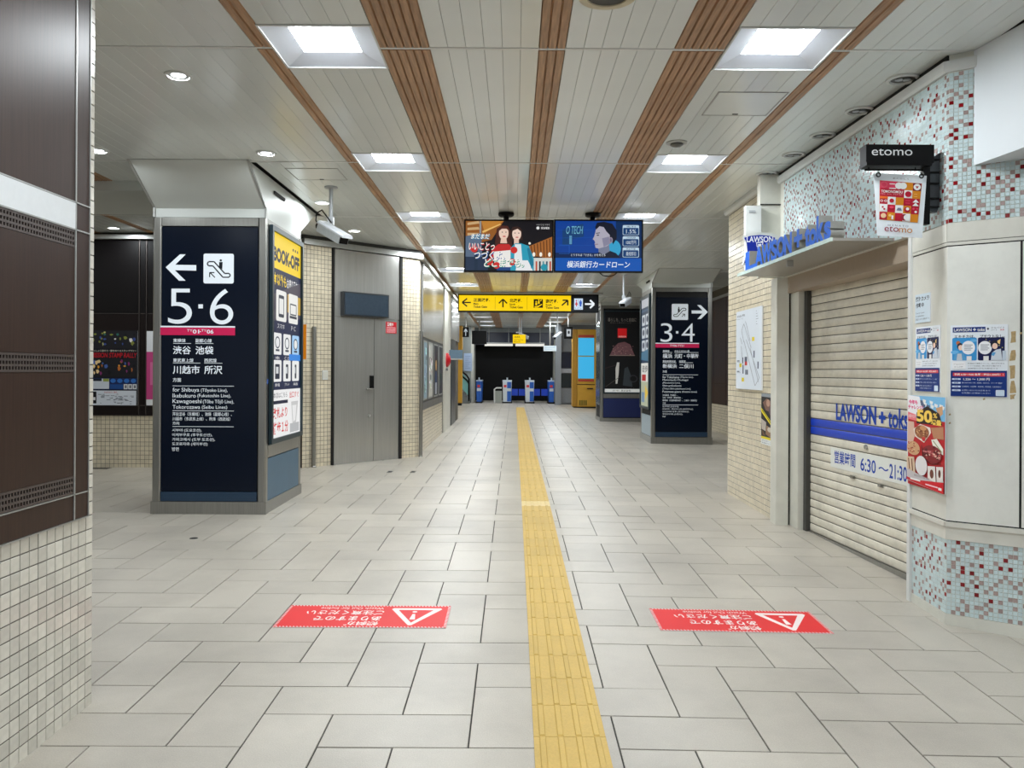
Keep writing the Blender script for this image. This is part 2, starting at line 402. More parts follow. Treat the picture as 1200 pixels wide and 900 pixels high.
for side, x in (('left', -1.128), ('right', 1.567)):
    for k, j in enumerate(joints[:-1]):
        n = k - 3
        lab = f'square recessed ceiling lamp, {rank[n]} in the {side} row' if n >= 0 else f'square recessed ceiling lamp overhead out of view, {side} row, {["first","second","third"][k]} behind the viewer'
        t = thing('ceiling_lamp', lab, 'ceiling light', (x, j, CZ), 'square lamps in two rows along the ceiling')
        square_lamp_parts(t, x, j)

# ------------------------------------------------------------------ tiled surfaces
def tile_run(fr, u0, u1, v0, v1, p, mats, parent, name='tile', single=0, gap=.0026, thick=.004, weights=None, skip=None, order=None, mesh_name='wall_tile'):
    """square tiles over a rectangle of a plane; the first `single` (nearest) are objects, the rest one mass"""
    nu, nv = max(1, round((u1 - u0) / p)), max(1, round((v1 - v0) / p)); pu, pv = (u1 - u0) / nu, (v1 - v0) / nv
    mats = mats if isinstance(mats, list) else [mats]; rng = random.Random(int(u0 * 100) + nv)
    R = Matrix((fr.U, fr.V, fr.N)).transposed().to_euler()
    du, dv, b = pu / 2 - gap, pv / 2 - gap, .0012
    base = [(-du, -dv, 0), (du, -dv, 0), (du, dv, 0), (-du, dv, 0), (-du, -dv, thick - b), (du, -dv, thick - b), (du, dv, thick - b), (-du, dv, thick - b),
            (-du + b, -dv + b, thick), (du - b, -dv + b, thick), (du - b, dv - b, thick), (-du + b, dv - b, thick)]
    fs = [(0, 1, 5, 4), (1, 2, 6, 5), (2, 3, 7, 6), (3, 0, 4, 7), (4, 5, 9, 8), (5, 6, 10, 9), (6, 7, 11, 10), (7, 4, 8, 11), (8, 9, 10, 11)]
    mes = []
    if single:
        for m_ in mats:
            q = MB(); q.add(base, fs); mes.append(mesh_of(q, mesh_name, m_))
    mass = MB(); todo = []
    for i in range(nu):
        for j in range(nv):
            u, v = u0 + (i + .5) * pu, v0 + (j + .5) * pv
            if skip and skip(u, v): continue
            todo.append((u, v))
    last = {}
    if order: todo.sort(key=order)
    for k, (u, v) in enumerate(todo):
        mi = rng.choices(range(len(mats)), weights)[0] if weights else 0
        if weights:                          # coloured tiles seldom touch edge to edge
            a, b_ = round((u - u0) / pu - .5), round((v - v0) / pv - .5)
            if mi and (last.get((a - 1, b_)) or last.get((a, b_ - 1))) and rng.random() < .8: mi = 0
            last[a, b_] = mi
        n = rng.uniform(-.0006, .0006)
        if k < single: inst(name, mes[mi], parent, fr.P(u, v, n), R)
        else: mass.add([fr.P(u + a, v + c, n + d) for a, c, d in base], fs, mi)
    if mass.v: mass.build(name, mats, parent, kind='stuff')

# ------------------------------------------------------------------ wall at the left edge: dark panels over tiles
LX = -1.90; LY = 3.655
wall_left = MB().box(-3.0, LX, -4.5, LY, -.05, CZ).build('wall_left', GROUT, kind='structure')
tag(wall_left, 'near left wall with dark brown panels above a cream tiled base', 'wall')
FL = Fr((LX, 0, 0), YP)                      # u = depth, v = height, n towards the hall
tile_run(FL, 2.70, LY, .0, .865, .0615, TILE, wall_left, single=290, order=lambda q: -q[0])
tile_run(FL, LY - .062, LY, .865, CZ, .0615, TILE, wall_left, single=60)
PU = LY - .062
def lpanel(u0, u1, v0, v1, m_=BROWN, name='wall_panel', n=.016): MB().fbox(FL, u0, u1, v0, v1, 0, n).build(name, m_, wall_left)
SP = 3.475
for u0, u1 in ((1.0, SP - .004), (SP + .004, PU - .006)):
    lpanel(u0, u1, .873, .978); lpanel(u0, u1, 1.062, 1.505); lpanel(u0, u1, 1.582, 2.038 if u0 < 2 else 2.114)
    lpanel(u0, u1, 2.236, CZ - .01)
lpanel(SP + .004, PU - .006, .978, 1.062); lpanel(SP + .004, PU - .006, 1.505, 1.582); lpanel(SP + .004, PU - .006, 2.12, 2.23)
lpanel(1.0, SP, 2.119, 2.23, mat('white_fascia_band', (226, 230, 232), .4, var=.02), 'white_band', .019)
for v in (2.114, 2.231): MB().fbox(FL, 1.0, PU - .006, v, v + .006, 0, .02).build('edge_trim', ALU, wall_left)
for v in (.866, .978): MB().fbox(FL, 1.0, PU - .004, v, v + .005, 0, .02).build('edge_trim', ALU, wall_left)
MB().fbox(FL, SP - .004, SP + .004, .87, CZ, 0, .02).build('edge_trim', ALU, wall_left)
MB().fbox(FL, PU - .006, PU - .001, .866, CZ, 0, .02).build('edge_trim', ALU, wall_left)
def vent(v0, v1):
    g = MB(); g.fbox(FL, 1.6, SP - .006, v0, v1, 0, .004, 1); hgt = (v1 - v0 - .008) / 3
    for k in range(4): g.fbox(FL, 1.6, SP - .006, v0 + k * hgt, v0 + k * hgt + .009, .004, .017)
    u = SP - .012
    while u > 1.6: g.fbox(FL, u, u + .0075, v0, v1, .004, .0165); u -= .0187
    g.build('vent_grille', [mat('vent_bronze', (84, 74, 70), .4, .3), DARK], wall_left)
for v0, v1 in ((2.040, 2.113), (1.507, 1.579), (.985, 1.060)): vent(v0, v1)

# ------------------------------------------------------------------ back wall on the left, behind the ticket pillar
BY = 11.45
wall_back = MB().box(-8.6, -3.02, BY, BY + .2, 0, CZ).build('wall_back', GROUT, kind='structure')
tag(wall_back, 'dark panelled back wall with a tiled base, seen past the blue pillar', 'wall')
FB = Fr((0, BY, 0), XP)
_, vt = FB.uv(140, 487); _, vc = FB.uv(140, 281)
tile_run(FB, -8.3, -3.05, fz(-5, BY) - .01, vt, .062, TILE2, wall_back)
tile_run(FB, -3.25, -3.02, vt, vc, .062, TILE2, wall_back)
for a, b in ((-8, -6.9), (-6.88, -5.3), (-5.28, -5.2), (-5.18, -4.3), (-4.28, -3.27)):
    MB().fbox(FB, a + .006, b - .006, vt + .01, vt + .14, 0, .02).build('wall_panel', mat('black_brown_panel', (20, 10, 10), .4, var=.15, spec=.25), wall_back)
    MB().fbox(FB, a + .006, b - .006, vt + .15, 2.30, 0, .02).build('wall_panel', mat('black_brown_panel', (20, 10, 10), .4, var=.15, spec=.25), wall_back)
    MB().fbox(FB, a + .006, b - .006, 2.31, vc, 0, .02).build('wall_panel', mat('black_upper_panel', (11, 8, 9), .45, var=.1, spec=.2), wall_back)
for v in (vt, 2.30, vt + .14): MB().fbox(FB, -8, -3.27, v, v + .008, 0, .026).build('edge_trim', TRIM_D, wall_back)
MB().fbox(FB, -8, -3.03, vc, vc + .06, 0, .1).build('cornice_trim', ALU, wall_back)
for u in (-5.29, -5.19): MB().fbox(FB, u - .006, u + .006, vt, vc, 0, .026).build('edge_trim', TRIM_D, wall_back)
MB().box(-8.6, -8.4, -4.5, BY, 0, CZ).build('wall_far_left', TILE2, kind='structure')
MB().box(-8.4, -3.62, 8.26, 9.55, CZ - .1, CZ + .05).build('ceiling_beam', SOFFIT, kind='structure')

# ------------------------------------------------------------------ diagonal wall with the steel double door
DA, DB = Vector((-3.0, 11.48, 0)), Vector((-1.53, 12.99, 0))
FD = Fr(DA, DB - DA); DL = (DB - DA).length
wd = MB(); wd.prism([DA, DB, DB + Vector((-.4, .3, 0)), DA + Vector((-.2, .2, 0))], [DA + Vector((0, 0, CZ)), DB + Vector((0, 0, CZ)), DB + Vector((-.4, .3, CZ)), DA + Vector((-.2, .2, CZ))])
wall_diagonal = wd.build('wall_diagonal', GROUT, kind='structure')
tag(wall_diagonal, 'diagonal tiled wall holding the grey steel double door', 'wall')
ud0, _ = FD.uv(389, 500); ud1, _ = FD.uv(467.5, 500)
_, vtop = FD.uv(430, 296); zf = fz(-2.4, 12) - .01
tile_run(FD, 0, ud0 - .02, zf, vtop, .062, TILE2, wall_diagonal)
tile_run(FD, ud1 + .02, DL, zf, vtop, .062, TILE2, wall_diagonal)
MB().fbox(FD, -.02, DL + .02, vtop, vtop + .08, 0, .07).build('cornice_trim', ALU, wall_diagonal)
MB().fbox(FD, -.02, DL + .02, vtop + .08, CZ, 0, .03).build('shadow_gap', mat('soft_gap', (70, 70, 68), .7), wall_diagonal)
door = thing('door_1', 'tall grey steel double door set in the diagonal tiled wall', 'door', FD.P((ud0 + ud1) / 2, zf), kind='structure')
um, _ = FD.uv(436.5, 500); _, vh = FD.uv(430, 373)
MB().fbox(FD, ud0 + .005, um - .004, zf + .01, vh - .006, .0, .03).build('door_leaf', STEEL_D, door)
MB().fbox(FD, um + .004, ud1 - .03, zf + .01, vh - .006, .0, .03).build('door_leaf', STEEL_D, door)
MB().fbox(FD, ud0 + .005, ud1 - .03, vh, vtop - .01, .0, .034).build('overpanel', STEEL_D, door)
fm = MB()
fm.fbox(FD, ud0 - .02, ud0 + .004, zf, vtop, 0, .05); fm.fbox(FD, ud1 - .028, ud1 + .02, zf, vtop, 0, .05)
fm.build('door_frame', DARK, door)
hl = MB(); uh, vhh = FD.uv(433, 451)
hl.fbox(FD, uh - .02, uh + .045, vhh - .06, vhh + .14, .03, .05, 0)
hl.tube([FD.P(uh + .01, vhh - .06, .05), FD.P(uh + .01, vhh - .06, .09), FD.P(uh - .12, vhh - .06, .09)], .011, 8, 1)
hl.build('handle', [BLACK, STEEL], door, smooth=40)
k_ = MB(); ul, vl = FD.uv(431, 487); k_.tube([FD.P(ul, vl, .03), FD.P(ul, vl, .05)], .022, 12); k_.build('keyhole', ALU, door, smooth=40)

# ------------------------------------------------------------------ long wall going away on the left
SX = -1.55; SY0, SY1 = 13.0, 22.4
wall_side = MB().box(SX - .5, SX, SY0, SY1, 0, CZ).build('wall_side', GROUT, kind='structure')
tag(wall_side, 'long left wall past the steel door, tiled below and panelled above', 'wall')
FS = Fr((SX, 0, 0), YP)
def su(px): return FS.uv(px, 430)[0]
def sv(px, py): return FS.uv(px, py)[1]
tile_run(FS, SY0, su(518), .1, sv(500, 478), .062, TILE2, wall_side)
tile_run(FS, SY0, SY0 + .35, sv(500, 478), CZ - .12, .062, TILE2, wall_side)
u4 = [su(493.5), su(499.5), su(506), su(512), su(517.5)]
for a, b in zip(u4, u4[1:]):
    MB().fbox(FS, a + .01, b - .01, sv(500, 397), CZ - .12, 0, .03).build('steel_panel', STEEL_D, wall_side)
    MB().fbox(FS, a + .01, b - .01, sv(500, 478), sv(500, 470), 0, .03).build('steel_panel', mat('grey_metal', (112, 112, 110), .4, .4), wall_side)
MB().fbox(FS, u4[0], u4[-1], sv(500, 470), sv(500, 397), 0, .02).build('poster_recess', mat('dark_grey_metal', (70, 70, 70), .4, .4), wall_side)
MB().fbox(FS, su(519), su(526.5), .1, CZ - .12, 0, .03).build('white_wall_panel', CREAMP, wall_side)
MB().fbox(FS, su(528), su(533), .1, 2.3, 0, .02).build('service_door', mat('dark_bronze', (60, 62, 62), .35, .3), wall_side)
MB().fbox(FS, su(528), SY1, 2.3, CZ - .12, 0, .03).build('steel_panel', STEEL_D, wall_side)
MB().fbox(FS, SY0, SY1, CZ - .12, CZ - .06, 0, .08).build('cornice_trim', ALU, wall_side)
gp = thing('corner_guard', 'stainless guard post on the wall corner right of the steel door', 'guard post', (SX + .03, SY0 - .05, .14))
_, gt = FD.uv(489, 388)
MB().tube([(SX + .062, SY0 - .03, .15), (SX + .062, SY0 - .03, gt)], .03, 12).build('post', STEEL, gp, smooth=50)
MB().lathe((SX + .062, SY0 - .03, .135), [(.036, 0), (.036, .02), (.03, .025)], 14).build('foot', STEEL_D, gp)
gp2 = thing('corner_guard', 'stainless guard post on the tiles left of the steel door', 'guard post', FD.P(.13, .14, .05))
ug, vg = FD.uv(366.5, 383)
MB().tube([FD.P(ug, .14, .042), FD.P(ug, vg, .042)], .03, 12).build('post', STEEL, gp2, smooth=50)
MB().lathe(FD.P(ug, .128, .045), [(.036, 0), (.036, .02), (.03, .025)], 14).build('foot', STEEL_D, gp2)

# ------------------------------------------------------------------ right side walls beyond the shop
RX = 4.72
wall_right = MB().box(RX, RX + .2, 9.5, 31.5, 0, CZ).build('wall_right', GROUT, kind='structure')
tag(wall_right, 'dark panelled side wall glimpsed between the right pillar and shop', 'wall')
FR = Fr((RX, 0, 0), (0, -1, 0))
tile_run(FR, -24, -14, .08, .78, .062, TILE2, wall_right)
for a in range(-24, -12, 2):
    MB().fbox(FR, a + .01, a + .9, .8, 1.25, 0, .02).build('wall_panel', BROWN, wall_right); MB().fbox(FR, a + .92, a + 1.99, .8, 1.25, 0, .02).build('wall_panel', BROWN, wall_right)
    MB().fbox(FR, a + .01, a + .9, 1.27, 3.2, 0, .02).build('wall_panel', BROWN, wall_right); MB().fbox(FR, a + .92, a + 1.99, 1.27, 3.2, 0, .02).build('wall_panel', BROWN, wall_right)
MB().fbox(FR, -31, -12, 3.2, 3.26, 0, .06).build('cornice_trim', ALU, wall_right)

# ------------------------------------------------------------------ far end: bulkhead, shutter, side walls
EY = 36.7
wall_end = MB().box(-6, 6, EY, EY + .2, 0, CZ + .3).build('wall_end', mat('black_shutter', (5, 5, 6), .6, var=.2, spec=.2), kind='structure')  # plain black shutter colour
tag(wall_end, 'closed black shutter wall behind the ticket gates', 'wall')
for k in range(22):
    MB().box(-1.75, 1.75, EY - .012, EY, .2 + k * .115, .305 + k * .115).build('shutter_slat', mat('black_shutter_slat', (7, 7, 8), .55, var=.1, spec=.2), wall_end)
FE = Fr((0, 35.9, 0), XP)
ev = lambda y: FE.uv(600, y)[1]
MB().box(-1.9, 2.0, 35.9, 36.2, ev(404), ev(389.5)).build('trim_1', mat('deep_navy', (12, 22, 48), .4), kind='structure')
MB().box(-1.9, 2.0, 35.8, 36.3, ev(389.5), CZ).build('trim_2', mat('grey_bulkhead_2', (120, 126, 130), .4), kind='structure')
for k, (a, b) in enumerate(((568, 601), (604, 638))):
    x0, x1 = at(a, 404, 35.7).x, at(b, 404, 35.7).x
    t = thing('gate_lamp', f'long white tube lamp over the {"left" if k == 0 else "right"} half of the gates', 'light', ((x0 + x1) / 2, 35.7, ev(406)))
    MB().box(x0, x1, 35.62, 35.75, ev(405.8), ev(403)).build('tube', mat('tube_glow', (240, 238, 230), .4, emit=.9), t)
    MB().box(x0, x1, 35.6, 35.77, ev(402.4), ev(401.8)).build('housing', ALU, t)
    for f in (.15, .85): MB().tube([(x0 + (x1 - x0) * f, 35.66, ev(402)), (x0 + (x1 - x0) * f, 35.66, CZ)], .012, 6).build('hanger', ALU, t)
MB().box(-6, -1.85, 34.6, 34.8, 0, CZ).build('wall_stair', mat('grey_stair_tile', (150, 156, 154), .4, var=.08, scale=3), kind='structure')
MB().box(-6, -5.8, 22, 34.8, 0, CZ).build('wall_stair_side', TILE2, kind='structure')
wa = MB().box(1.86, 6, 33.4, 33.6, 0, CZ).build('wall_alcove', mat('alcove_grey', (118, 122, 126), .4), kind='structure')
tag(wa, 'grey and navy panelled wall right of the ticket gates', 'wall')
FA = Fr((0, 33.4, 0), XP)
for y0, y1, c_ in ((403, 412, (120, 124, 128)), (413, 431, (14, 24, 48)), (432, 437, (170, 174, 180)), (438, 454, (22, 36, 40)), (455, 472, (134, 138, 142))):
    a = FA.uv(657.5, y1); b = FA.uv(671, y0)
    MB().fbox(FA, a[0], b[0], a[1], b[1], 0, .05).build('wall_panel', mat('alcove_%d' % y0, c_, .35), wa)
pl = at(654, 440, 32.8)
MB().box(pl.x - .12, pl.x + .12, 32.7, 33.0, .1, CZ).build('column_end', mat('grey_column', (140, 146, 152), .3, .4), kind='structure')
MB().box(-2.0, -1.75, 35.0, 36.7, .1, CZ).build('wall_gate_side', CREAMP, kind='structure')
MB().box(1.75, 2.0, 33.6, 36.7, .1, CZ).build('wall_gate_side', CREAMP, kind='structure')
# ================================================================== PILLARS AND THEIR SIGNS
def pillar_base(root, X0, X1, Y0, Y1, zp, zt, yf, yb, side):
    zf0 = min(fz(X0, Y0), fz(X1, Y0)) - .03; p = .085
    MB().box(X0 - .008, X1 + .008, Y0 - .008, Y1 + .008, zf0, zp).build('plinth', STEEL, root)
    MB().box(X0 + .03, X1 - .03, Y0 + .03, Y1 - .03, zp, zt).build('core', DARK, root)
    for x0, y0 in ((X0, Y0), (X1 - p, Y0), (X0, Y1 - p), (X1 - p, Y1 - p)):
        b = .014; q = [(x0 + b, y0), (x0 + p - b, y0), (x0 + p, y0 + b), (x0 + p, y0 + p - b), (x0 + p - b, y0 + p), (x0 + b, y0 + p), (x0, y0 + p - b), (x0, y0 + b)]
        MB().prism([(x, y, zp) for x, y in q], [(x, y, zt) for x, y in q]).build('corner_post', STEEL, root)
    h = .08
    MB().box(X0 + p, X1 - p, Y0 + .004, Y0 + .04, zt - h, zt).build('header', STEEL, root)
    MB().box(X0 + p, X1 - p, Y1 - .04, Y1 - .004, zt - h, zt).build('header', STEEL, root)
    MB().box(X0 + .004, X0 + .04, Y0 + p, Y1 - p, zt - h, zt).build('header', STEEL, root)
    MB().box(X1 - .04, X1 - .004, Y0 + p, Y1 - p, zt - h, zt).build('header', STEEL, root)
    pr = [(Y0 + .01, zt + .004), (Y0 + .01, zt + .09), (yf, CZ - .004), (yb, CZ - .004), (Y1 - .01, zt + .09), (Y1 - .01, zt + .004)]
    MB().prism([(X0 + .012, y, z) for y, z in pr], [(X1 - .012, y, z) for y, z in pr]).build('bulkhead', SOFFIT, root)
    for x in (X0 + .002, X1 - .022):
        q = [(Y0 - .006, zt + .004), (Y0 - .006, zt + .095), (yf - .012, CZ - .004), (yf + .03, CZ - .004), (Y0 + .02, zt + .1), (Y0 + .02, zt + .004)]
        MB().prism([(x, y, z) for y, z in q], [(x + .02, y, z) for y, z in q]).build('edge_trim', ALU, root)
    x = X1 + .001 if side == 'right' else X0 - .001
    MB().box(x - .01, x + .004, Y0 + .25, Y0 + .62, CZ - .14, CZ - .11).build('slot', DARK, root)
INKW = (214, 221, 228)
# ---- pillar of platforms 5 and 6
PX0, PX1, PY0, PY1, PZT = -3.545, -2.43, 7.94, 9.25, 3.008
p56 = thing('sign_pillar', 'big square pillar with the navy 5 and 6 platform sign, on the left', 'pillar', (-2.99, 8.6, fz(-3, 7.9)), kind='thing')
F56 = Fr((0, PY0, 0), XP)
v = lambda y: F56.uv(245, y)[1]
pillar_base(p56, PX0, PX1, PY0, PY1, v(588), PZT, 7.40, 9.95, 'right')
ua, ub = PX0 + .088, PX1 - .088
panel56 = MB().fbox(F56, ua, ub, v(575.5), v(266), -.03, -.006).build('sign_panel', NAVY, p56)
MB().fbox(F56, ua, ub, v(587.5), v(576.5), -.03, -.002).build('lower_panel', mat('dark_teal_panel', (28, 54, 78), .3, var=.04), p56)
def arrow_left(s, m, c, e=None):
    s.poly([m(32, 250), m(155, 135), m(205, 135), m(115, 227), m(297, 229), m(297, 278), m(112, 275), m(205, 367), m(148, 367)], c, e)
def escalator(s, m, x0, y0, x1, y1, flip=False, light=INKW, emit=None):
    """pictogram of a rider on an escalator inside a light square"""
    w, h = x1 - x0, y1 - y0
    q = lambda a, b: m(x0 + (1 - a if flip else a) * w, y0 + b * h)
    k = abs(m(x0 + w, 0)[0] - m(x0, 0)[0])
    p0, p1 = m(x0, y0), m(x1, y1); s.rrect(p0[0], p0[1], p1[0], p1[1], k * .06, light, emit)
    loop = [(.17, .27), (.35, .27), (.70, .66), (.84, .66), (.89, .72), (.84, .79), (.64, .79), (.31, .41), (.17, .41), (.12, .34), (.17, .27)]
    s.line([q(*t) for t in loop], k * .042, (12, 18, 28), 0)
    s.oval(*q(.57, .225), k * .038, k * .038, (12, 18, 28), 0, 12)
    s.poly([q(.52, .28), q(.63, .28), q(.62, .53), q(.51, .43)], (12, 18, 28), 0)
    s.line([q(.38, .80), q(.22, .64)], k * .035, (12, 18, 28), 0); s.line([q(.36, .635), q(.205, .635), q(.205, .79)], k * .035, (12, 18, 28), 0)
s = Sheet.photo(F56, (187, 266), (306, 575), -.005, .3)
m = lambda x, y: (190 + x / 7.5, 280 + y / 7.5)
arrow_left(s, m, INKW); escalator(s, m, 360, 127, 623, 390)
s.text('5', *m(55, 437), *m(262, 747), INKW, -.008, res=8); s.rect(*m(318, 574), *m(357, 610), INKW); s.text('6', *m(418, 437), *m(620, 750), INKW, -.008, res=8)
s.rect(*m(-22, 765), *m(637, 778), INKW); s.rect(*m(-22, 779), *m(637, 846), (196, 30, 82), .15)
s.text('TY', *m(220, 794), *m(268, 815), INKW); s.text('01', *m(270, 796), *m(326, 832), INKW, .02); s.text('-', *m(330, 812), *m(342, 818), INKW)
s.text('TY', *m(345, 794), *m(388, 815), INKW); s.text('06', *m(392, 796), *m(450, 832), INKW, .02)
k = lambda x, y: (190 + x / 6.21, 395 + y / 6.21)
for body, x0, y0, x1, y1, b in (('東横線', 84, 12, 172, 39, .01), ('副都心線', 244, 12, 360, 40, .01), ('渋谷', 82, 66, 212, 126, .014), ('池袋', 244, 66, 373, 126, .014),
        ('東武東上線', 84, 156, 230, 184, .01), ('西武線', 308, 156, 396, 184, .01), ('川越市', 82, 208, 276, 270, .014), ('所沢', 308, 208, 438, 270, .014), ('方面', 82, 298, 142, 328, .01),
        ('for Shibuya', 82, 370, 272, 408, 0), ('(Tōyoko Line),', 284, 374, 476, 406, 0), ('Ikebukuro', 82, 413, 248, 442, 0), ('(Fukutoshin Line),', 260, 414, 500, 446, 0),
        ('Kawagoeshi', 82, 453, 290, 492, 0), ('(Tōbu Tōjō Line),', 300, 456, 522, 490, 0), ('Tokorozawa', 82, 496, 280, 524, 0), ('(Seibu Lines)', 292, 498, 474, 530, 0),
        ('开往涩谷（东横线）、池袋（副都心线）、', 82, 548, 508, 576, .004), ('川越市（东武东上线）、所泽（西武线）', 82, 584, 496, 610, .004), ('方向', 82, 617, 130, 640, .004),
        ('시부야 (도요코선),', 80, 668, 292, 695, .004), ('이케부쿠로 (후쿠토신선),', 80, 702, 368, 728, .004), ('가와고에시 (도부 도조선),', 80, 735, 388, 762, .004),
        ('도코로자와 (세이부선)', 80, 768, 334, 795, .004), ('방면', 80, 804, 128, 832, .004)):
    s.text(body, *k(x0, y0), *k(x1, y1), INKW, b)
for x0, x1, y in ((84, 212, 47), (244, 373, 47), (84, 280, 190), (308, 438, 190), (82, 522, 357), (82, 522, 538), (82, 522, 653)): s.rect(*k(x0, y - 1.6), *k(x1, y + 1.6), INKW)
s.build('sign_lettering', panel56)
# side of that pillar: lit advertising case, steel band, slate panel
FS56 = Fr((PX1, 0, 0), YP)
sv_ = lambda px, py: FS56.uv(px, py)
MB().fbox(FS56, PY0 + .088, PY1 - .088, sv_(335, 545)[1] - .33, sv_(335, 530)[1], -.03, -.004).build('side_panel', TEAL, p56)
MB().fbox(FS56, PY0 + .088, PY1 - .088, sv_(335, 529)[1], sv_(335, 516)[1], -.03, -.002).build('steel_band', STEEL, p56)
MB().fbox(FS56, PY0 + .03, PY0 + .06, 1.38, 1.43, -.001, .003).build('blue_tape', mat('blue_tape', (70, 100, 170), .5), p56)
c0, c1 = sv_(321, 270), sv_(354.5, 512)
case = thing('poster_case', 'lit yellow and navy buyback advert in a dark case on the pillar side', 'advert', FS56.P((c0[0] + c1[0]) / 2, c1[1]), kind='thing')
U0, U1, V0, V1 = PY0 + .09, PY1 - .05, FS56.uv(321, 519)[1], FS56.uv(321, 266)[1]
cf = MB()
for a in ((U0, U0 + .05, V0, V1), (U1 - .04, U1, V0, V1), (U0 + .05, U1 - .04, V0, V0 + .05), (U0 + .05, U1 - .04, V1 - .05, V1)): cf.fbox(FS56, *a, .0015, .035)
cf.build('case_frame', mat('dark_teal_frame', (22, 44, 52), .35), case)
s = Sheet(FS56, (U0 + .05, V1 - .05), (U1 - .04, V0 + .05), (0, 0), (100, 300), .01, .85)
YB = (250, 214, 20); NV = (34, 42, 74)
s.rect(0, 0, 100, 300, NV); s.rect(0, 0, 100, 52, YB); s.text('BOOK-OFF', 5, 20, 95, 42, (20, 24, 50), .05)
for q in (70, 78, 86): s.rect(q, 8 + (q % 4), q + 4, 14, (20, 24, 50))
s.text('本以外も', 5, 58, 48, 76, YB, .02); s.text('お売り下さい', 50, 60, 96, 76, (240, 240, 240), .02)
s.poly([(0, 92), (100, 60), (100, 118), (0, 130)], (84, 78, 90)); s.rect(52, 84, 100, 112, (206, 170, 70))
for x in (14, 56): s.rrect(x, 82, x + 34, 128, 3, (244, 244, 240))
s.rrect(22, 89, 40, 122, 2, (60, 64, 76)); s.rect(24, 94, 38, 117, (240, 240, 238)); s.line([(62, 98), (84, 98), (84, 114), (62, 114), (62, 98)], 2, (60, 64, 76)); s.rect(60, 116, 86, 120, (60, 64, 76))
s.text('スマホ', 18, 132, 42, 139, (240, 240, 240)); s.text('ＰＣ', 66, 132, 82, 139, (240, 240, 240))
for r, y in ((0, 146), (1, 186)):
    for c, x in enumerate((6, 38, 69)):
        s.rrect(x, y, x + 26, y + 32, 2.5, (170, 212, 250) if (c == 2 and r == 0) else (242, 243, 242))
        if r == 0: s.oval(x + 13, y + 14, 8, 9, (60, 68, 84)); s.oval(x + 13, y + 14, 6, 7, (240, 242, 243)); s.rect(x + 7, y + 24, x + 19, y + 27, (60, 68, 84))
        else: s.rrect(x + (5, 9, 10)[c], y + 6, x + (20, 17, 16)[c], y + 28, 1.5, (44, 50, 66)); s.rect(x + 8, y + 10, x + (16, 14, 13)[c], y + 20, (220, 224, 226))
        s.text((('本', 'ＣＤ', 'ゲーム'), ('家電', 'ブランド', '楽器'))[r][c], x + 5, y + 34.5, x + 21, y + 39, (240, 240, 240))
s.rect(58, 176, 100, 186, (60, 140, 230)); s.rect(0, 230, 100, 300, (246, 246, 246)); s.text('本店はこちら', 6, 234, 52, 242, (30, 34, 60)); s.rect(6, 246, 54, 251, (30, 34, 60)); s.text('出口すぐ', 60, 234, 94, 244, (214, 40, 44), .01)
s.text('改札より', 5, 256, 52, 272, (214, 40, 44), .02); s.text('徒歩１分', 5, 277, 56, 295, (214, 40, 44), .02)
s.poly([(66, 250), (92, 250), (84, 286), (72, 288)], (206, 206, 206)); s.poly([(70, 256), (86, 256), (82, 280), (74, 282)], (240, 240, 240)); s.rect(62, 284, 96, 298, (188, 190, 192))
s.build('poster_print', case)

# ---- pillar of platforms 3 and 4
QX0, QX1, QY0, QY1, QZT = 2.66, 3.84, 15.72, 17.0, at(800, 337, 15.72).z
p34 = thing('sign_pillar', 'square pillar with the navy 3 and 4 platform sign, right of the tactile path', 'pillar', (3.25, 16.4, fz(3.2, 15.7)), kind='thing')
F34 = Fr((0, QY0, 0), XP); v = lambda y: F34.uv(800, y)[1]
pillar_base(p34, QX0, QX1, QY0, QY1, v(512.5), QZT, 15.0, 17.8, 'left')
ua, ub = QX0 + .088, QX1 - .088
panel34 = MB().fbox(F34, ua, ub, v(505.8), v(348.5), -.03, -.006).build('sign_panel', NAVY, p34)
MB().fbox(F34, ua, ub, v(512), v(506.4), -.03, -.002).build('lower_panel', mat('dark_teal_panel', (28, 54, 78), .3), p34)
s = Sheet.photo(F34, (768, 349), (829, 506), -.005, .25)
m = lambda x, y: (750 + x / 5, 340 + y / 5)
s.poly([m(394, 127), m(352, 86), m(332, 86), m(362, 118), m(300, 118), m(300, 136), m(362, 136), m(334, 168), m(354, 168)], INKW); escalator(s, m, 185, 80, 280, 174, True)
s.text('3', *m(121, 194), *m(189, 304), INKW, -.008, res=6); s.rect(*m(210, 240), *m(224, 254), INKW); s.text('4', *m(243, 194), *m(318, 302), INKW, -.008, res=6)
s.rect(*m(90, 309), *m(344, 314), INKW); s.rect(*m(90, 314.5), *m(344, 337), (196, 30, 82), .15); s.text('TY06-TY21', *m(176, 319), *m(256, 331), INKW, .01)
k = lambda x, y: (760 + x / 9.47, 395 + y / 9.47)
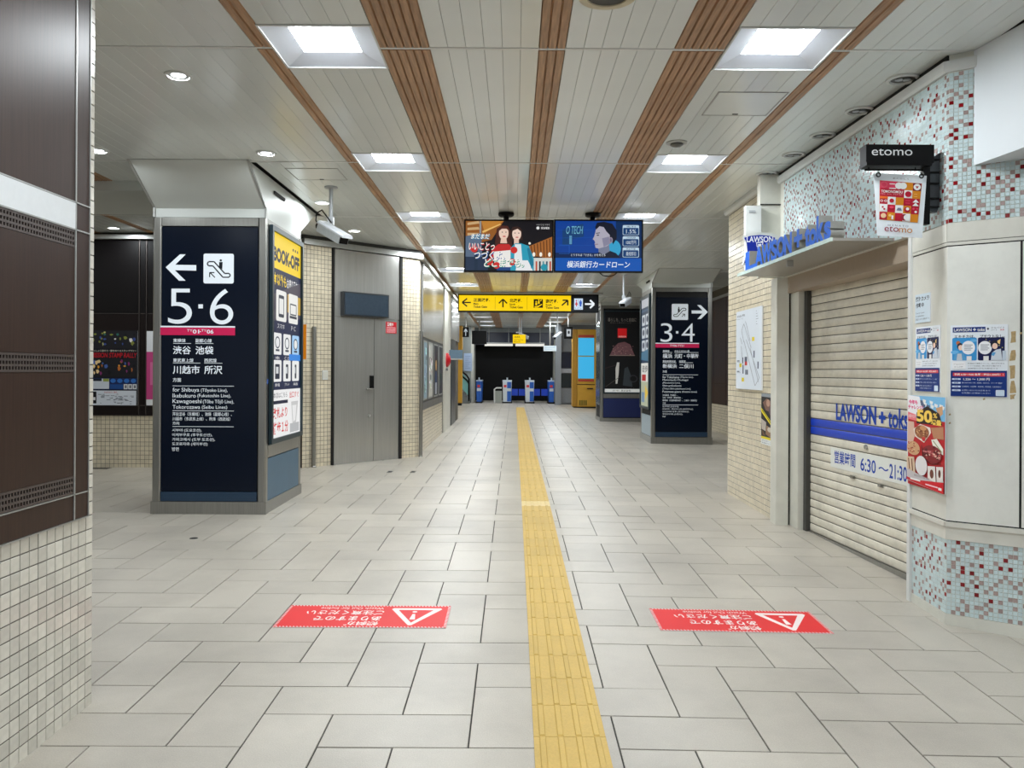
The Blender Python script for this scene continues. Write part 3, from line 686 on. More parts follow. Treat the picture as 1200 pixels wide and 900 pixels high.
for body, x0, y0, x1, y1, b in (('東横線', 160, 144, 232, 166, .01), ('みなとみらい線', 288, 144, 452, 166, .01), ('横浜', 160, 184, 264, 236, .014), ('元町・中華街', 288, 184, 552, 236, .014),
        ('東急新横浜線', 160, 258, 300, 280, .01), ('相鉄線', 340, 258, 410, 280, .01), ('新横浜', 160, 298, 314, 346, .014), ('二俣川', 340, 298, 496, 348, .014), ('方面', 160, 370, 206, 396, .01),
        ('for Yokohama', 160, 432, 342, 458, 0), ('(Tōyoko Line),', 352, 434, 498, 458, 0), ('Motomachi-Chukagai', 160, 466, 440, 492, 0), ('(Minatomirai Line),', 160, 500, 354, 522, 0), ('Shin-yokohama', 160, 530, 366, 556, 0),
        ('(Tokyu Shin-yokohama Line),', 160, 564, 470, 588, 0), ('Futamata-gawa', 160, 596, 360, 624, 0), ('(Sotetsu Lines)', 374, 598, 536, 622, 0),
        ('开往横滨（东横线）、', 160, 636, 326, 656, .004), ('元町・中华街（港未来线）、', 160, 664, 376, 684, .004), ('新横滨（东急新横滨线）、二俣川（相铁线）', 160, 694, 536, 714, .004), ('方向', 160, 726, 194, 744, .004),
        ('요코하마 (도요코선),', 160, 764, 340, 784, .004), ('모토마치・주카가이 (미나토미라이선),', 160, 792, 498, 812, .004), ('신요코하마 (도큐 신요코하마선),', 160, 820, 452, 840, .004), ('후타마타가와 (소테쓰선)', 160, 848, 380, 868, .004), ('방면', 160, 874, 194, 892, .004)):
    s.text(body, *k(x0, y0), *k(x1, y1), INKW, b, res=2)
for x0, x1, y in ((160, 264, 170), (288, 550, 170), (160, 308, 284), (340, 490, 284), (160, 548, 419), (160, 548, 754)): s.rect(*k(x0, y - 2), *k(x1, y + 2), INKW)
s.build('sign_lettering', panel34)
FS34 = Fr((QX0, 0, 0), (0, -1, 0))
U0, U1 = -QY1 + .05, -QY0 - .10; V1, V0 = FS34.uv(761, 345)[1], FS34.uv(761, 480)[1]
MB().fbox(FS34, -QY1 + .088, -QY0 - .088, v(512), V0 - .12, -.03, -.004).build('side_panel', mat('pale_slate_panel', (150, 168, 180), .35), p34)
case = thing('poster_case', 'narrow lit navy advert case on the side of the right sign pillar', 'advert', FS34.P((U0 + U1) / 2, V0), kind='thing')
cf = MB()
for a in ((U0, U0 + .05, V0, V1), (U1 - .08, U1, V0, V1), (U0 + .05, U1 - .08, V0, V0 + .05), (U0 + .05, U1 - .08, V1 - .05, V1)): cf.fbox(FS34, *a, .0015, .035)
cf.build('case_frame', mat('dark_teal_frame', (22, 44, 52), .35), case)
s = Sheet(FS34, (U0 + .05, V1 - .05), (U1 - .08, V0 + .05), (0, 0), (100, 300), .01, .7)
s.rect(0, 0, 100, 300, (34, 58, 86)); s.rect(0, 0, 100, 24, (196, 200, 208)); s.rect(0, 30, 100, 36, (60, 90, 120))
for r in range(3):
    for c in range(2): s.rrect(8 + 46 * c, 44 + 36 * r, 46 + 46 * c, 74 + 36 * r, 3, (214, 222, 228)); s.oval(27 + 46 * c, 58 + 36 * r, 11, 9, (44, 56, 84))
s.poly([(0, 150), (100, 140), (100, 176), (0, 170)], (70, 120, 150)); s.rect(0, 180, 100, 232, (236, 236, 230)); s.text('徒歩', 10, 186, 80, 206, (60, 60, 66), .01); s.rect(10, 212, 60, 230, (190, 40, 44))
s.rect(0, 232, 100, 300, (190, 196, 168)); s.poly([(50, 240), (90, 262), (50, 284)], (236, 200, 70)); s.rect(6, 262, 44, 290, (120, 150, 180))
s.build('poster_print', case)

# ---- third pillar with the black advert
RX0, RX1, RY0, RY1, RZT = 2.36, 3.56, 22.2, 23.4, at(727, 358, 22.2).z
p3 = thing('advert_pillar', 'far square pillar with a tall black advert over a navy panel', 'pillar', (2.96, 22.8, fz(2.96, 22.2)), kind='thing')
F3 = Fr((0, RY0, 0), XP); v = lambda y: F3.uv(727, y)[1]
pillar_base(p3, RX0, RX1, RY0, RY1, v(490), RZT, 20.9, 24.2, 'left')
MB().fbox(F3, RX0 + .088, RX1 - .088, v(489), v(467), -.03, -.004).build('lower_panel', mat('royal_navy', (14, 30, 84), .35), p3)
MB().fbox(F3, RX0 + .088, RX1 - .088, v(466.5), v(461.5), -.03, -.002).build('steel_band', STEEL, p3)
case = thing('poster_case', 'tall black advert with a small red square on the far right pillar', 'advert', F3.P(3.0, v(461)), kind='thing')
cf = MB(); U0, U1, V0, V1 = RX0 + .09, RX1 - .09, v(461), v(364)
for a in ((U0, U0 + .03, V0, V1), (U1 - .03, U1, V0, V1), (U0 + .03, U1 - .03, V0, V0 + .03), (U0 + .03, U1 - .03, V1 - .03, V1)): cf.fbox(F3, *a, -.004, .03)
cf.build('case_frame', mat('dark_teal_frame', (22, 44, 52), .35), case)
s = Sheet(F3, (U0 + .03, V1 - .03), (U1 - .03, V0 + .03), (28, 228), (245, 700), .008, .25)
BK = (10, 10, 12)
s.rect(28, 228, 245, 700, BK); s.text('暮らしを、もっと自由に', 46, 264, 222, 286, (110, 106, 100)); s.text('毎日に上質なひととき', 60, 290, 190, 297, (90, 86, 80))
s.rect(107, 326, 163, 381, (196, 22, 26)); s.text('DESIGN', 113, 370, 158, 378, (236, 210, 210))
s.poly([(60, 482), (80, 440), (110, 412), (150, 404), (185, 420), (212, 482)], (92, 62, 66))
rg = random.Random(3)
for _ in range(60):
    a, b = rg.uniform(74, 200), rg.uniform(425, 478); s.rect(a, b, a + 5, b + 3, rg.choice([(130, 92, 92), (70, 44, 50), (150, 118, 110)]))
s.rect(58, 482, 214, 486, (120, 106, 96)); s.poly([(95, 560), (104, 525), (118, 525), (114, 590), (106, 650), (96, 650)], (180, 178, 172)); s.poly([(140, 660), (150, 560), (170, 550), (190, 600), (200, 668)], (44, 50, 54))
s.oval(205, 620, 26, 22, (40, 42, 46)); s.oval(205, 620, 20, 16, BK); s.line([(34, 668), (120, 610)], 3, (64, 60, 58)); s.line([(30, 560), (100, 540)], 3, (46, 34, 34))
s.rect(28, 680, 245, 700, (214, 216, 214)); s.text('株式会社', 130, 684, 190, 696, (40, 40, 44)); s.text('東京・横浜', 78, 686, 116, 694, (90, 90, 94))
s.build('poster_print', case)
SD = MB().fbox(Fr((RX0, 0, 0), (0, -1, 0)), -RY1 + .1, -RY0 - .1, .6, 2.9, -.03, .01).build('side_panel', mat('mirror_side_panel', (120, 134, 140), .15, .7), p3)

# ================================================================== HANGING SCREENS AND SIGNS
TY_ = 9.70
FT = Fr((0, TY_, 0), XP)
def screen(name, label, p0, p1, pole, draw, cable=False):
    u0, v1 = FT.uv(*p0); u1, v0 = FT.uv(*p1)
    t = thing(name, label, 'screen', FT.P((u0 + u1) / 2, v0, -.04))
    b = MB(); b.fbox(FT, u0, u1, v0, v1, -.075, -.008); f = .018
    for a in ((u0, u0 + f, v0, v1), (u1 - f, u1, v0, v1), (u0 + f, u1 - f, v0, v0 + f), (u0 + f, u1 - f, v1 - f, v1)): b.fbox(FT, *a, -.008, 0)
    b.build('casing', BLACK, t)
    up, _ = FT.uv(pole, 250)
    q = MB(); q.tube([FT.P(up, v1 - .2, -.12), FT.P(up, CZ, -.12)], .034, 12); q.fbox(FT, up - .12, up + .12, v1 - .45, v1 - .1, -.12, -.075); q.build('mount_pole', BLACK, t, smooth=50)
    MB().lathe(FT.P(up, CZ - .05, -.12), [(.0, 0), (.075, 0), (.095, .015), (.095, .045)], 20).build('ceiling_plate', BLACK, t, smooth=40)
    if cable:
        MB().tube([FT.P(u0 + .55, v0, -.03), FT.P(u0 + .59, v0 - .035, -.03), FT.P(u0 + .66, v0 - .045, -.03), FT.P(u0 + .72, v0 - .03, -.03), FT.P(u0 + .76, v0, -.03)], .006, 6).build('cable', BLACK, t)
    s = Sheet(FT, (u0 + f, v1 - f), (u1 - f, v0 + f), (0, 0), (100, 58), -.0055, .88); draw(s); s.build('screen_image', t)
def advert_women(s):
    s.rect(0, 0, 100, 58, (22, 20, 26)); s.poly([(0, 0), (44, 0), (30, 22), (0, 30)], (150, 92, 40)); s.poly([(18, 0), (44, 0), (22, 14)], (196, 132, 54)); s.poly([(19, 12), (40, 3), (41, 4), (20, 14)], (236, 190, 110))
    for q in range(4): s.poly([(2, 2 + q * 6), (15, 0 + q * 7), (16, 3 + q * 7), (2, 5 + q * 6)], (206, 170, 122))
    s.rect(16, 0, 18, 30, (150, 150, 150)); s.poly([(0, 18), (18, 14), (20, 58), (0, 58)], (92, 110, 134)); s.rect(0, 42, 26, 58, (36, 52, 76)); s.rect(10, 30, 14, 58, (30, 48, 70))
    s.poly([(72, 30), (100, 18), (100, 44), (74, 40)], (170, 104, 48))
    for q in range(7): s.poly([(75 + q * 3.6, 29 - q * 1.4), (76.4 + q * 3.6, 28.6 - q * 1.4), (78 + q * 3.4, 42), (76.6 + q * 3.4, 42)], (110, 64, 28))
    s.rect(75, 43, 100, 58, (214, 216, 210))
    for q in range(6): s.rect(77 + q * 4, 47, 79 + q * 4, 58, ((60, 90, 110), (190, 80, 60), (40, 50, 60), (90, 150, 160))[q % 4])
    for q in (79, 87, 97): s.oval(q, 39, 1.6, 2.6, (250, 246, 232))
    s.oval(91, 54, 4, 4, (40, 150, 170)); s.oval(74, 26, 1.4, 1.4, (250, 246, 232))
    # left figure in red and white, right figure in a turquoise shirt
    s.poly([(34, 26), (36, 9), (42, 5), (49, 6), (53, 14), (54, 34), (35, 34)], (74, 38, 32)); s.oval(44, 14, 5.6, 8, (240, 208, 190)); s.poly([(38, 12), (40, 6), (48, 5.5), (51, 12), (47, 9), (42, 9)], (84, 44, 36))
    s.poly([(41, 20), (47, 20), (48, 26), (40, 26)], (236, 200, 180)); s.poly([(30, 34), (38, 27), (50, 27), (56, 34), (57, 40), (28, 44)], (196, 44, 44)); s.poly([(32, 36), (52, 34), (53, 54), (34, 55)], (240, 238, 234)); s.poly([(36, 54), (56, 54), (56, 58), (36, 58)], (30, 70, 130))
    s.poly([(51, 14), (54, 7), (60, 6), (65, 10), (66, 22), (52, 24)], (54, 36, 32)); s.oval(59, 15, 5.2, 7.6, (242, 214, 198)); s.poly([(53, 12), (56, 7), (63, 7.5), (65, 13), (60, 9)], (62, 40, 34)); s.rect(56, 21, 61.5, 27, (236, 200, 182))
    s.poly([(52, 58), (52, 32), (57, 26), (64, 26), (73, 29), (79, 44), (79, 58)], (46, 158, 186)); s.poly([(57, 27), (64, 27), (66, 50), (56, 50)], (232, 236, 238)); s.poly([(60, 46), (72, 46), (78, 58), (58, 58)], (236, 238, 240)); s.poly([(71, 32), (74, 31), (79, 50), (76, 56)], (32, 122, 150))
    for x, y in ((42.3, 13), (46.6, 13), (57, 14), (61.4, 14)): s.oval(x, y, .8, .55, (40, 26, 26), seg=8)
    s.oval(44.6, 18, 2.0, .8, (206, 90, 90), seg=10); s.oval(59.4, 19, 1.9, .7, (200, 90, 90), seg=10)
    for x, y, r in ((8, 31, 4), (54, 32, 4), (26, 46, 4), (34, 50, 4), (52, 46, 4)): s.oval(x + 2, y + 2, r, r, (206, 48, 44))
    for body, x0, y0, x1, y1, sh in (('まだまだ', 6, 15, 27, 21, (60, 150, 190)), ('いいことっ', 3, 25, 33, 34, (196, 50, 70)), ('つづくよ、', 9, 35, 45, 45, (40, 90, 160)), ('どこまでも。', 21, 44, 67, 54, (40, 150, 130))):
        s.text(body, x0 + .7, y0 + .7, x1 + .7, y1 + .7, sh, .03, slant=.15); s.text(body, x0, y0, x1, y1, (250, 248, 240), .015, slant=.15)
    s.text('いいことつづく', 82, 3, 97, 5, (220, 220, 220)); s.oval(83.5, 8, 1.8, 1.8, (236, 236, 236)); s.text('東急電鉄', 87, 6.6, 97, 9.4, (236, 236, 236), .01)
def advert_man(s):
    s.rect(0, 0, 100, 58, (10, 84, 176)); s.poly([(0, 0), (70, 0), (70, 42), (0, 42)], (12, 64, 150)); s.rect(0, 37, 74, 43, (8, 38, 84)); s.rect(70, 0, 100, 43, (6, 44, 92)); s.oval(68, 32, 8, 10, (50, 160, 206))
    s.poly([(8, 10), (32, 3), (33, 18), (20, 21), (19, 28), (8, 28)], (20, 64, 116)); s.text('O TECH', 12, 6, 31, 15, (120, 190, 214), slant=.1); s.rect(16, 17, 19, 27, (90, 150, 190)); s.line([(4, 28), (16, 28), (16, 38), (4, 38)], .5, (30, 96, 190))
    for q in range(3): s.line([(2, 11 + 9 * q), (44, 10 + 9 * q)], .3, (22, 86, 176))
    # man in profile looking up and left
    s.poly([(46, 43), (48, 38), (52, 35), (62, 34), (70, 37), (76, 43)], (16, 24, 48)); s.poly([(50, 36), (50, 28), (62, 26), (63, 35), (56, 39)], (120, 126, 150))
    s.poly([(47, 8), (50, 5), (58, 5), (66, 12), (66, 24), (60, 29), (50, 32), (46.5, 31), (46, 28), (45.3, 26.5), (46.2, 25), (45, 22.5), (43.2, 21), (44.8, 18), (46, 14)], (176, 172, 188))
    s.poly([(54, 20), (62, 18), (64, 26), (56, 30)], (136, 134, 158)); s.poly([(47, 10), (46, 7), (48, 2), (56, 0.6), (66, 3), (71, 11), (71, 20), (67, 27), (65, 22), (63, 20), (63, 16), (59, 12), (56, 7), (51, 6)], (18, 22, 40)); s.oval(64.3, 22, 2.2, 3.4, (150, 140, 160)); s.oval(64.3, 22, 1.2, 2.2, (110, 104, 130))
    s.line([(47, 14.2), (51.5, 13.6)], .9, (30, 32, 50)); s.oval(49.2, 16.4, 1.5, .7, (34, 36, 56), seg=10); s.line([(45.8, 27), (49.6, 26.8)], .7, (120, 84, 100))
    s.text('どうすれば「できる」かを考える', 18, 38, 58, 41, (226, 234, 244)); s.text('横浜銀行カードローン', 13, 46.5, 86, 54.5, (236, 244, 252), .012, slant=.12)
    for y, a, b in ((4.5, '金利', '1.5%'), (17.5, 'ご利用限度額', '1000万円'), (30.5, '来店不要', '最短即日')):
        s.rrect(78, y, 97, y + 11.5, 1.4, (190, 214, 232)); s.rrect(78.6, y + 3.2, 96.4, y + 11, 1, (10, 60, 112)); s.text(a, 82, y + .7, 93, y + 2.7, (16, 40, 80)); s.text(b, 82, y + 5, 93.5, y + 9.5, (220, 232, 244))
screen('display_screen', 'hanging advert screen showing two smiling women, left one of the pair', (544, 257), (648.6, 319), 593, advert_women)
screen('display_screen', 'hanging advert screen with a man in profile on blue, right one of the pair', (649.4, 257), (753.5, 319.5), 696, advert_man, True)

# yellow direction sign over the hall
HY = 19.75
FH = Fr((0, HY, 0), XP)
u0, v1 = FH.uv(536.5, 344.2); u1, v0 = FH.uv(701.5, 366.5); us, _ = FH.uv(668.8, 355)
hs = thing('hanging_sign', 'long yellow and black direction sign hanging across the hall', 'sign', FH.P((u0 + u1) / 2, v0))
MB().fbox(FH, u0, u1, v0, v1, -.16, -.004).build('sign_box', BLACK, hs)
for px in (548, 622, 690): MB().tube([FH.P(FH.uv(px, 350)[0], v1 - .02, -.08), FH.P(FH.uv(px, 350)[0], CZ, -.08)], .02, 8).build('hanger', ALU, hs, smooth=50)
MB().box(at(530, 345, HY).x, at(706, 345, HY).x, HY - .12, HY - .02, CZ - .045, CZ - .01).build('ceiling_rail', ALU, hs)
s = Sheet.photo(FH, (536.5, 344.2), (701.5, 366.5), -.002, .95)
m = lambda x, y: (530 + x / 6.667, 335 + y / 6.667)
YS = (255, 214, 0); KK = (22, 20, 16)
s.rect(*m(53, 73), *m(927, 198), YS); s.rect(*m(927, 73), *m(1136, 203), (10, 18, 28), .05)
for x in (335, 585): s.rect(*m(x - 1.5, 84), *m(x + 1.5, 188), (180, 150, 10))
s.line([m(146, 132), m(78, 132)], 1.6, KK, 0); s.line([m(116, 100), m(78, 132), m(116, 164)], 1.6, KK, 0)
s.text('正面改札', *m(166, 96), *m(292, 126), KK, .03, 0); s.text('Main', *m(166, 134), *m(204, 150), KK, .025, 0); s.text('Ticket Gate', *m(166, 156), *m(272, 176), KK, .025, 0)
s.line([m(396, 170), m(396, 106)], 1.6, KK, 0); s.line([m(364, 138), m(396, 104), m(428, 138)], 1.6, KK, 0)
s.text('北改札', *m(448, 98), *m(542, 130), KK, .03, 0); s.text('North', *m(448, 137), *m(492, 153), KK, .025, 0); s.text('Ticket Gate', *m(448, 158), *m(552, 178), KK, .025, 0)
s.rect(*m(636, 102), *m(708, 172), KK, 0)
s.poly([m(644, 160), m(664, 160), m(700, 140), m(704, 146), m(668, 170), m(644, 170)], YS); 
for x, y in ((656, 140), (676, 128)): s.oval(*m(x, y - 18), .9, .9, YS, seg=10); s.rect(*m(x - 7, y - 10), *m(x + 7, y + 12), YS)
s.line([m(688, 118), m(698, 108)], 1, YS)
s.text('南改札', *m(730, 102), *m(824, 134), KK, .03, 0); s.text('South', *m(730, 140), *m(776, 156), KK, .025, 0); s.text('Ticket Gate', *m(730, 161), *m(834, 180), KK, .025, 0)
s.line([m(856, 152), m(900, 112)], 1.7, KK, 0); s.line([m(862, 110), m(902, 110), m(902, 152)], 1.7, KK, 0)
s.rect(*m(952, 95), *m(1020, 186), (206, 226, 246)); s.oval(*m(970, 112), .8, .8, (200, 60, 70), seg=10); s.poly([m(970, 116), m(958, 146), m(982, 146)], (200, 60, 70)); s.rect(*m(966, 146), *m(974, 160), (200, 60, 70)); s.rect(*m(985, 100), *m(987, 160), (90, 110, 130))
s.oval(*m(1002, 112), .8, .8, (40, 90, 190), seg=10); s.rect(*m(992, 118), *m(1012, 142), (40, 90, 190)); s.rect(*m(995, 142), *m(1009, 160), (40, 90, 190)); s.text('トイレ', *m(960, 167), *m(1012, 181), (30, 50, 80))
s.line([m(1036, 140), m(1104, 140)], 2.2, (236, 242, 248)); s.line([m(1076, 108), m(1108, 140), m(1076, 172)], 2.2, (236, 242, 248))
s.build('sign_lettering', hs)
# ================================================================== THE CLOSED SHOP ON THE RIGHT
P0, C0 = Vector((2.632, 5.355, 0)), Vector((2.615, 4.89, 0))
F0, BE = Vector((2.55, 8.0, 0)), Vector((3.81, 4.02, 0))
SS0, SS1 = Vector((2.74, 7.5, 0)), Vector((2.895, 5.40, 0))
FAc, FBc = Fr(P0, C0 - P0), Fr(C0, BE - C0)
FF = Fr(F0, C0 - F0); FLn = (C0 - F0).length; ALn = (C0 - P0).length; BLn = (BE - C0).length
FSh = Fr(SS0, SS1 - SS0); SLn = (SS1 - SS0).length
FT2 = Fr((2.537, 9.6, 0), (0, -1, 0))
def foot(pts, z0, z1): return MB().prism([(p[0], p[1], z0) for p in pts], [(p[0], p[1], z1) for p in pts])
ZB = 2.425
ws = foot([F0, C0, BE, (4.7, 4.1), (4.7, 8.0)][::-1], ZB, CZ - .002).build('wall_shop', CREAMP, kind='structure')
tag(ws, 'shop front wall on the right with glass mosaic above and below white panels', 'wall')
foot([P0, C0, BE, (4.7, 4.1), (4.7, 5.38), (2.93, 5.38)][::-1], -.06, ZB).build('corner_block', CREAMP, ws)
lint = foot([F0 + Vector((.05, -.15, 0)), P0 + Vector((.012, .04, 0)), (3.3, 5.39), (3.3, 7.85)][::-1], 2.275, ZB - .001).build('lintel', mat('beige_lintel', (168, 152, 134), .45, var=.03), ws)
foot([(3.25, 5.3), (3.4, 5.3), (3.4, 7.9), (3.25, 7.9)][::-1], 0, 2.3).build('back_panel', DARK, ws)
AQ = [mat('aqua_glass_tile', (198, 215, 217), .14, var=.03, scale=40, rand=.07), mat('rose_glass_tile', (164, 144, 140), .18, var=.05, scale=40, rand=.1), mat('red_glass_tile', (128, 16, 24), .12, var=.05, scale=40, rand=.2)]
MW = (.66, .265, .075)
tile_run(FF, .3, FLn, ZB, 3.33, .0245, AQ, ws, 'mosaic_tile', weights=MW, gap=.0011, thick=.003)
tile_run(FBc, 0, .155, 2.80, 3.33, .0245, AQ, ws, 'mosaic_tile', weights=MW, gap=.0011, thick=.003)
tile_run(FBc, 0, 1.1, ZB + .002, 2.80, .0245, AQ, ws, 'mosaic_tile', weights=MW, gap=.0011, thick=.003)
tile_run(FAc, .01, ALn, .073, .521, .0245, AQ, ws, 'mosaic_tile', weights=MW, gap=.0011, thick=.003)
tile_run(FBc, 0, 1.1, .073, .521, .0245, AQ, ws, 'mosaic_tile', weights=MW, gap=.0011, thick=.003)
for fr, a, b in ((FAc, 0, ALn + .004), (FBc, -.004, 1.3)):
    MB().fbox(fr, a, b, -.06, .073, 0, .008).build('skirting', CREAMP, ws)
    MB().fbox(fr, a, b, .521, .60, 0, .010).build('sill_band', CREAMP, ws)
    MB().fbox(fr, a, b, .60, .628, 0, .022).build('sill_ledge', CREAMP, ws)
    MB().fbox(fr, a, b, .628, .636, 0, .004).build('groove', DARK, ws)
    MB().fbox(fr, a, b, 2.283, 2.290, 0, .0045).build('groove', DARK, ws); MB().fbox(fr, a, b, 2.308, 2.312, 0, .0055).build('groove', DARK, ws)
    MB().fbox(fr, a, b, 2.290, 2.308, 0, .012).build('head_strip', CREAMP, ws); MB().fbox(fr, a, b, 2.312, 2.421, 0, .012).build('head_band', CREAMP, ws)
WB_ = mat('cool_white_panel', (230, 231, 224), .4, var=.03, scale=3, dirt=.1, dirtscale=5)
ue, _ = FBc.uv(1196.5, 450)
MB().fbox(FAc, .012, ALn + .003, .636, 2.283, 0, .006).build('wall_panel', CREAMP, ws)
MB().fbox(FBc, -.003, ue - .006, .636, 2.283, 0, .008).build('wall_panel', WB_, ws)
MB().fbox(FBc, ue + .006, 1.3, .636, 2.283, 0, .008).build('wall_panel', WB_, ws)
MB().fbox(FBc, ue - .006, ue + .006, .636, 2.283, 0, .003).build('groove', DARK, ws)
MB().fbox(FAc, -.03, .012, -.05, 2.45, 0, .02).build('edge_post', WHITE, ws)
# cove along the ceiling over the mosaic
cv = [(0, 3.335), (.02, 3.335), (.034, 3.35), (.034, 3.40), (0, 3.40)]
MB().prism([FF.P(.05, z, n) for n, z in cv], [FF.P(FLn, z, n) for n, z in cv]).build('cove_trim', WHITE, ws)
MB().prism([FF.P(FLn, z, n) for n, z in cv], [FF.P(FLn, z, n) + FBc.U * .2 for n, z in cv]).build('cove_trim', WHITE, ws)
# dirt patches of old tape on the chamfered panel
tp = MB()
rg = random.Random(5)
for y0, y1 in ((388, 402), (410, 423), (428, 444), (446, 461), (462, 468)):
    a0, b0 = FBc.uv(1184, y1); a1, b1 = FBc.uv(1190, y0)
    pts = [(a0 + rg.uniform(-.004, .004), b0), (a1 + rg.uniform(-.006, .006), b0 + .004), (a1 + rg.uniform(-.006, .004), (b0 + b1) / 2), (a1 + rg.uniform(-.008, .004), b1), (a0 + rg.uniform(-.004, .006), b1 - .003), (a0 + rg.uniform(-.002, .006), (b0 + b1) / 2)]
    tp.add([FBc.P(u, v_, .0085) for u, v_ in pts], [tuple(range(6))])
for px, py in ((1108, 487), (1108, 497), (1191, 392), (1148, 469)):
    u, v_ = FBc.uv(px + 4, py); tp.add([FBc.P(u + a, v_ + b, .0085) for a, b in ((0, 0), (.012, .004), (.010, .014), (.001, .01))], [(0, 1, 2, 3)])
tp.build('tape_residue', mat('tape_residue', (176, 152, 108), .8, var=.2, scale=80), ws)
# roller shutter
sh = thing('roller_shutter', 'closed cream roller shutter with blue band and opening hours', 'shutter', FSh.P(SLn / 2, 0))
ZS0, ZS1, PS = fz(2.8, 6.5) - .02, 2.285, .0742
n_s = int((ZS1 - ZS0) / PS) + 1
SHM = mat('cream_shutter', (222, 216, 200), .4, var=.05, scale=5, stretch=(3, 3, 14), dirt=.3, dirtscale=3, rand=.04); SHJ = mat('shutter_joint', (78, 74, 67), .5, var=.1); SHB = mat('blue_shutter', (16, 62, 190), .4, var=.03)
for k in range(n_s):
    z = ZS0 + .05 + k * PS
    c = z + PS / 2
    pr = [(.0, 0), (.006, .002), (.0085, .008), (.0095, .036), (.0085, .062), (.005, .068), (.0, .070)]
    if k == 0:
        MB().fbox(FSh, 0, SLn, ZS0 - .02, z, -.005, .022).build('bottom_bar', STEEL, sh)
    q = MB(); q.prism([FSh.P(.0, z + b, a) for a, b in pr], [FSh.P(SLn, z + b, a) for a, b in pr]); q.fbox(FSh, 0, SLn, z + .0645, z + .0765, -.004, .004, 1)
    q.build('shutter_slat', [SHB if .945 < c < 1.085 else SHM, SHJ], sh, smooth=50)
MB().fbox(FSh, -.03, .035, ZS0 - .02, 2.285, -.02, .05).build('guide_rail', mat('dark_guide', (70, 70, 68), .5, .3), sh)
s = Sheet.photo(FSh, (948, 465), (1064, 560), .0125)
def sbox(px0, z0, px1, z1, txt, rgb, bold=0):
    u0, _ = FSh.uv(px0, 490, .017); u1, _ = FSh.uv(px1, 490, .017)
    q = Sheet(FSh, (u0, z1), (u1, z0), (0, 0), (100, 100), s.n); q.mb, q.mats = s.mb, s.mats; q.text(txt, 0, 0, 100, 100, rgb, bold); s.n = q.n
BLU = (20, 66, 170)
sbox(979, 1.115, 1026, 1.262, 'LAWSON', BLU, .035); sbox(1029, 1.135, 1037, 1.225, '+', BLU, .06); sbox(1040, 1.11, 1063.5, 1.26, 'toks', BLU, .02)
u0 = FSh.uv(975, 530)[0]; s.mb.add([FSh.P(a, b, .0118) for a, b in ((u0, .705), (SLn - .06, .705), (SLn - .06, .875), (u0, .875))], [(0, 1, 2, 3)], s.ix((226, 228, 222)))
s.n = .0128
sbox(977.5, .745, 1002, .855, '営業時間', BLU, .012); sbox(1008, .735, 1026, .84, '6:30', BLU, .012); sbox(1029, .775, 1041, .80, '～', BLU, .02); sbox(1042, .73, 1062.5, .84, '21:30', BLU, .012)
s.build('shutter_lettering', sh)
for px, py in ((1001, 559), (1034, 569)):
    u, v_ = FSh.uv(px, py); q = MB(); q.fbox(FSh, u - .035, u + .035, v_ - .012, v_ + .012, .012, .02); q.fbox(FSh, u - .005, u + .025, v_ - .006, v_ + .006, .02, .026); q.build('pull_handle', STEEL, sh)
u, v_ = FSh.uv(1017, 524); q = MB(); q.tube([FSh.P(u, v_, .012), FSh.P(u, v_, .024)], .02, 12); q.build('lock', STEEL_D, sh, smooth=40)
# tiled pier with the jambs beside the shutter
pier = MB().box(2.537, 4.7, 7.90, 9.6, 0, CZ - .001).build('wall_pier', GROUT, kind='structure')
tag(pier, 'tan tiled pier between the shop and the right corridor', 'wall')
tile_run(FT2, 0, 1.70, .06, 3.37, .062, TILE2, pier)
FTf = Fr((2.537, 7.90, 0), XP); FTb = Fr((4.7, 9.6, 0), (-1, 0, 0))
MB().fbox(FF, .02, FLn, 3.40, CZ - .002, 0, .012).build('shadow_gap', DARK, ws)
cvp = [(0, 3.375), (.04, 3.375), (.06, 3.40), (.06, 3.435), (0, 3.435)]
MB().prism([FT2.P(-.02, z, n) for n, z in cvp], [FT2.P(1.72, z, n) for n, z in cvp]).build('cornice_trim', WHITE, pier)
MB().box(2.50, 2.615, 7.72, 7.895, .0, ZB).build('jamb', CREAMP, ws)
MB().box(2.637, 2.80, 7.52, 7.895, .0, 2.30).build('jamb', CREAMP, ws)
MB().box(2.615, 2.637, 7.75, 7.895, .0, 2.30).build('groove', DARK, ws)
# pipe casings above the jambs
pc = thing('pipe_casing', 'cream pipe casing boxes in the corner over the shop sign', 'casing', (2.45, 7.8, 2.6))
MB().box(2.36, 2.56, 7.80, 7.90, 2.44, 3.425).build('cover', CREAMP, pc)
a = at(874, 241, 7.74); b = at(892, 290, 7.74)
MB().box(a.x, b.x, 7.74, 7.80, 2.50, a.z).build('front_cover', WHITE, pc)
MB().box(a.x + .03, a.x + .09, 7.735, 7.742, a.z - .07, a.z - .045).build('plate', GREYM, pc)
MB().box(2.36, 2.56, 7.79, 7.80, 3.13, 3.14).build('joint', DARK, pc)
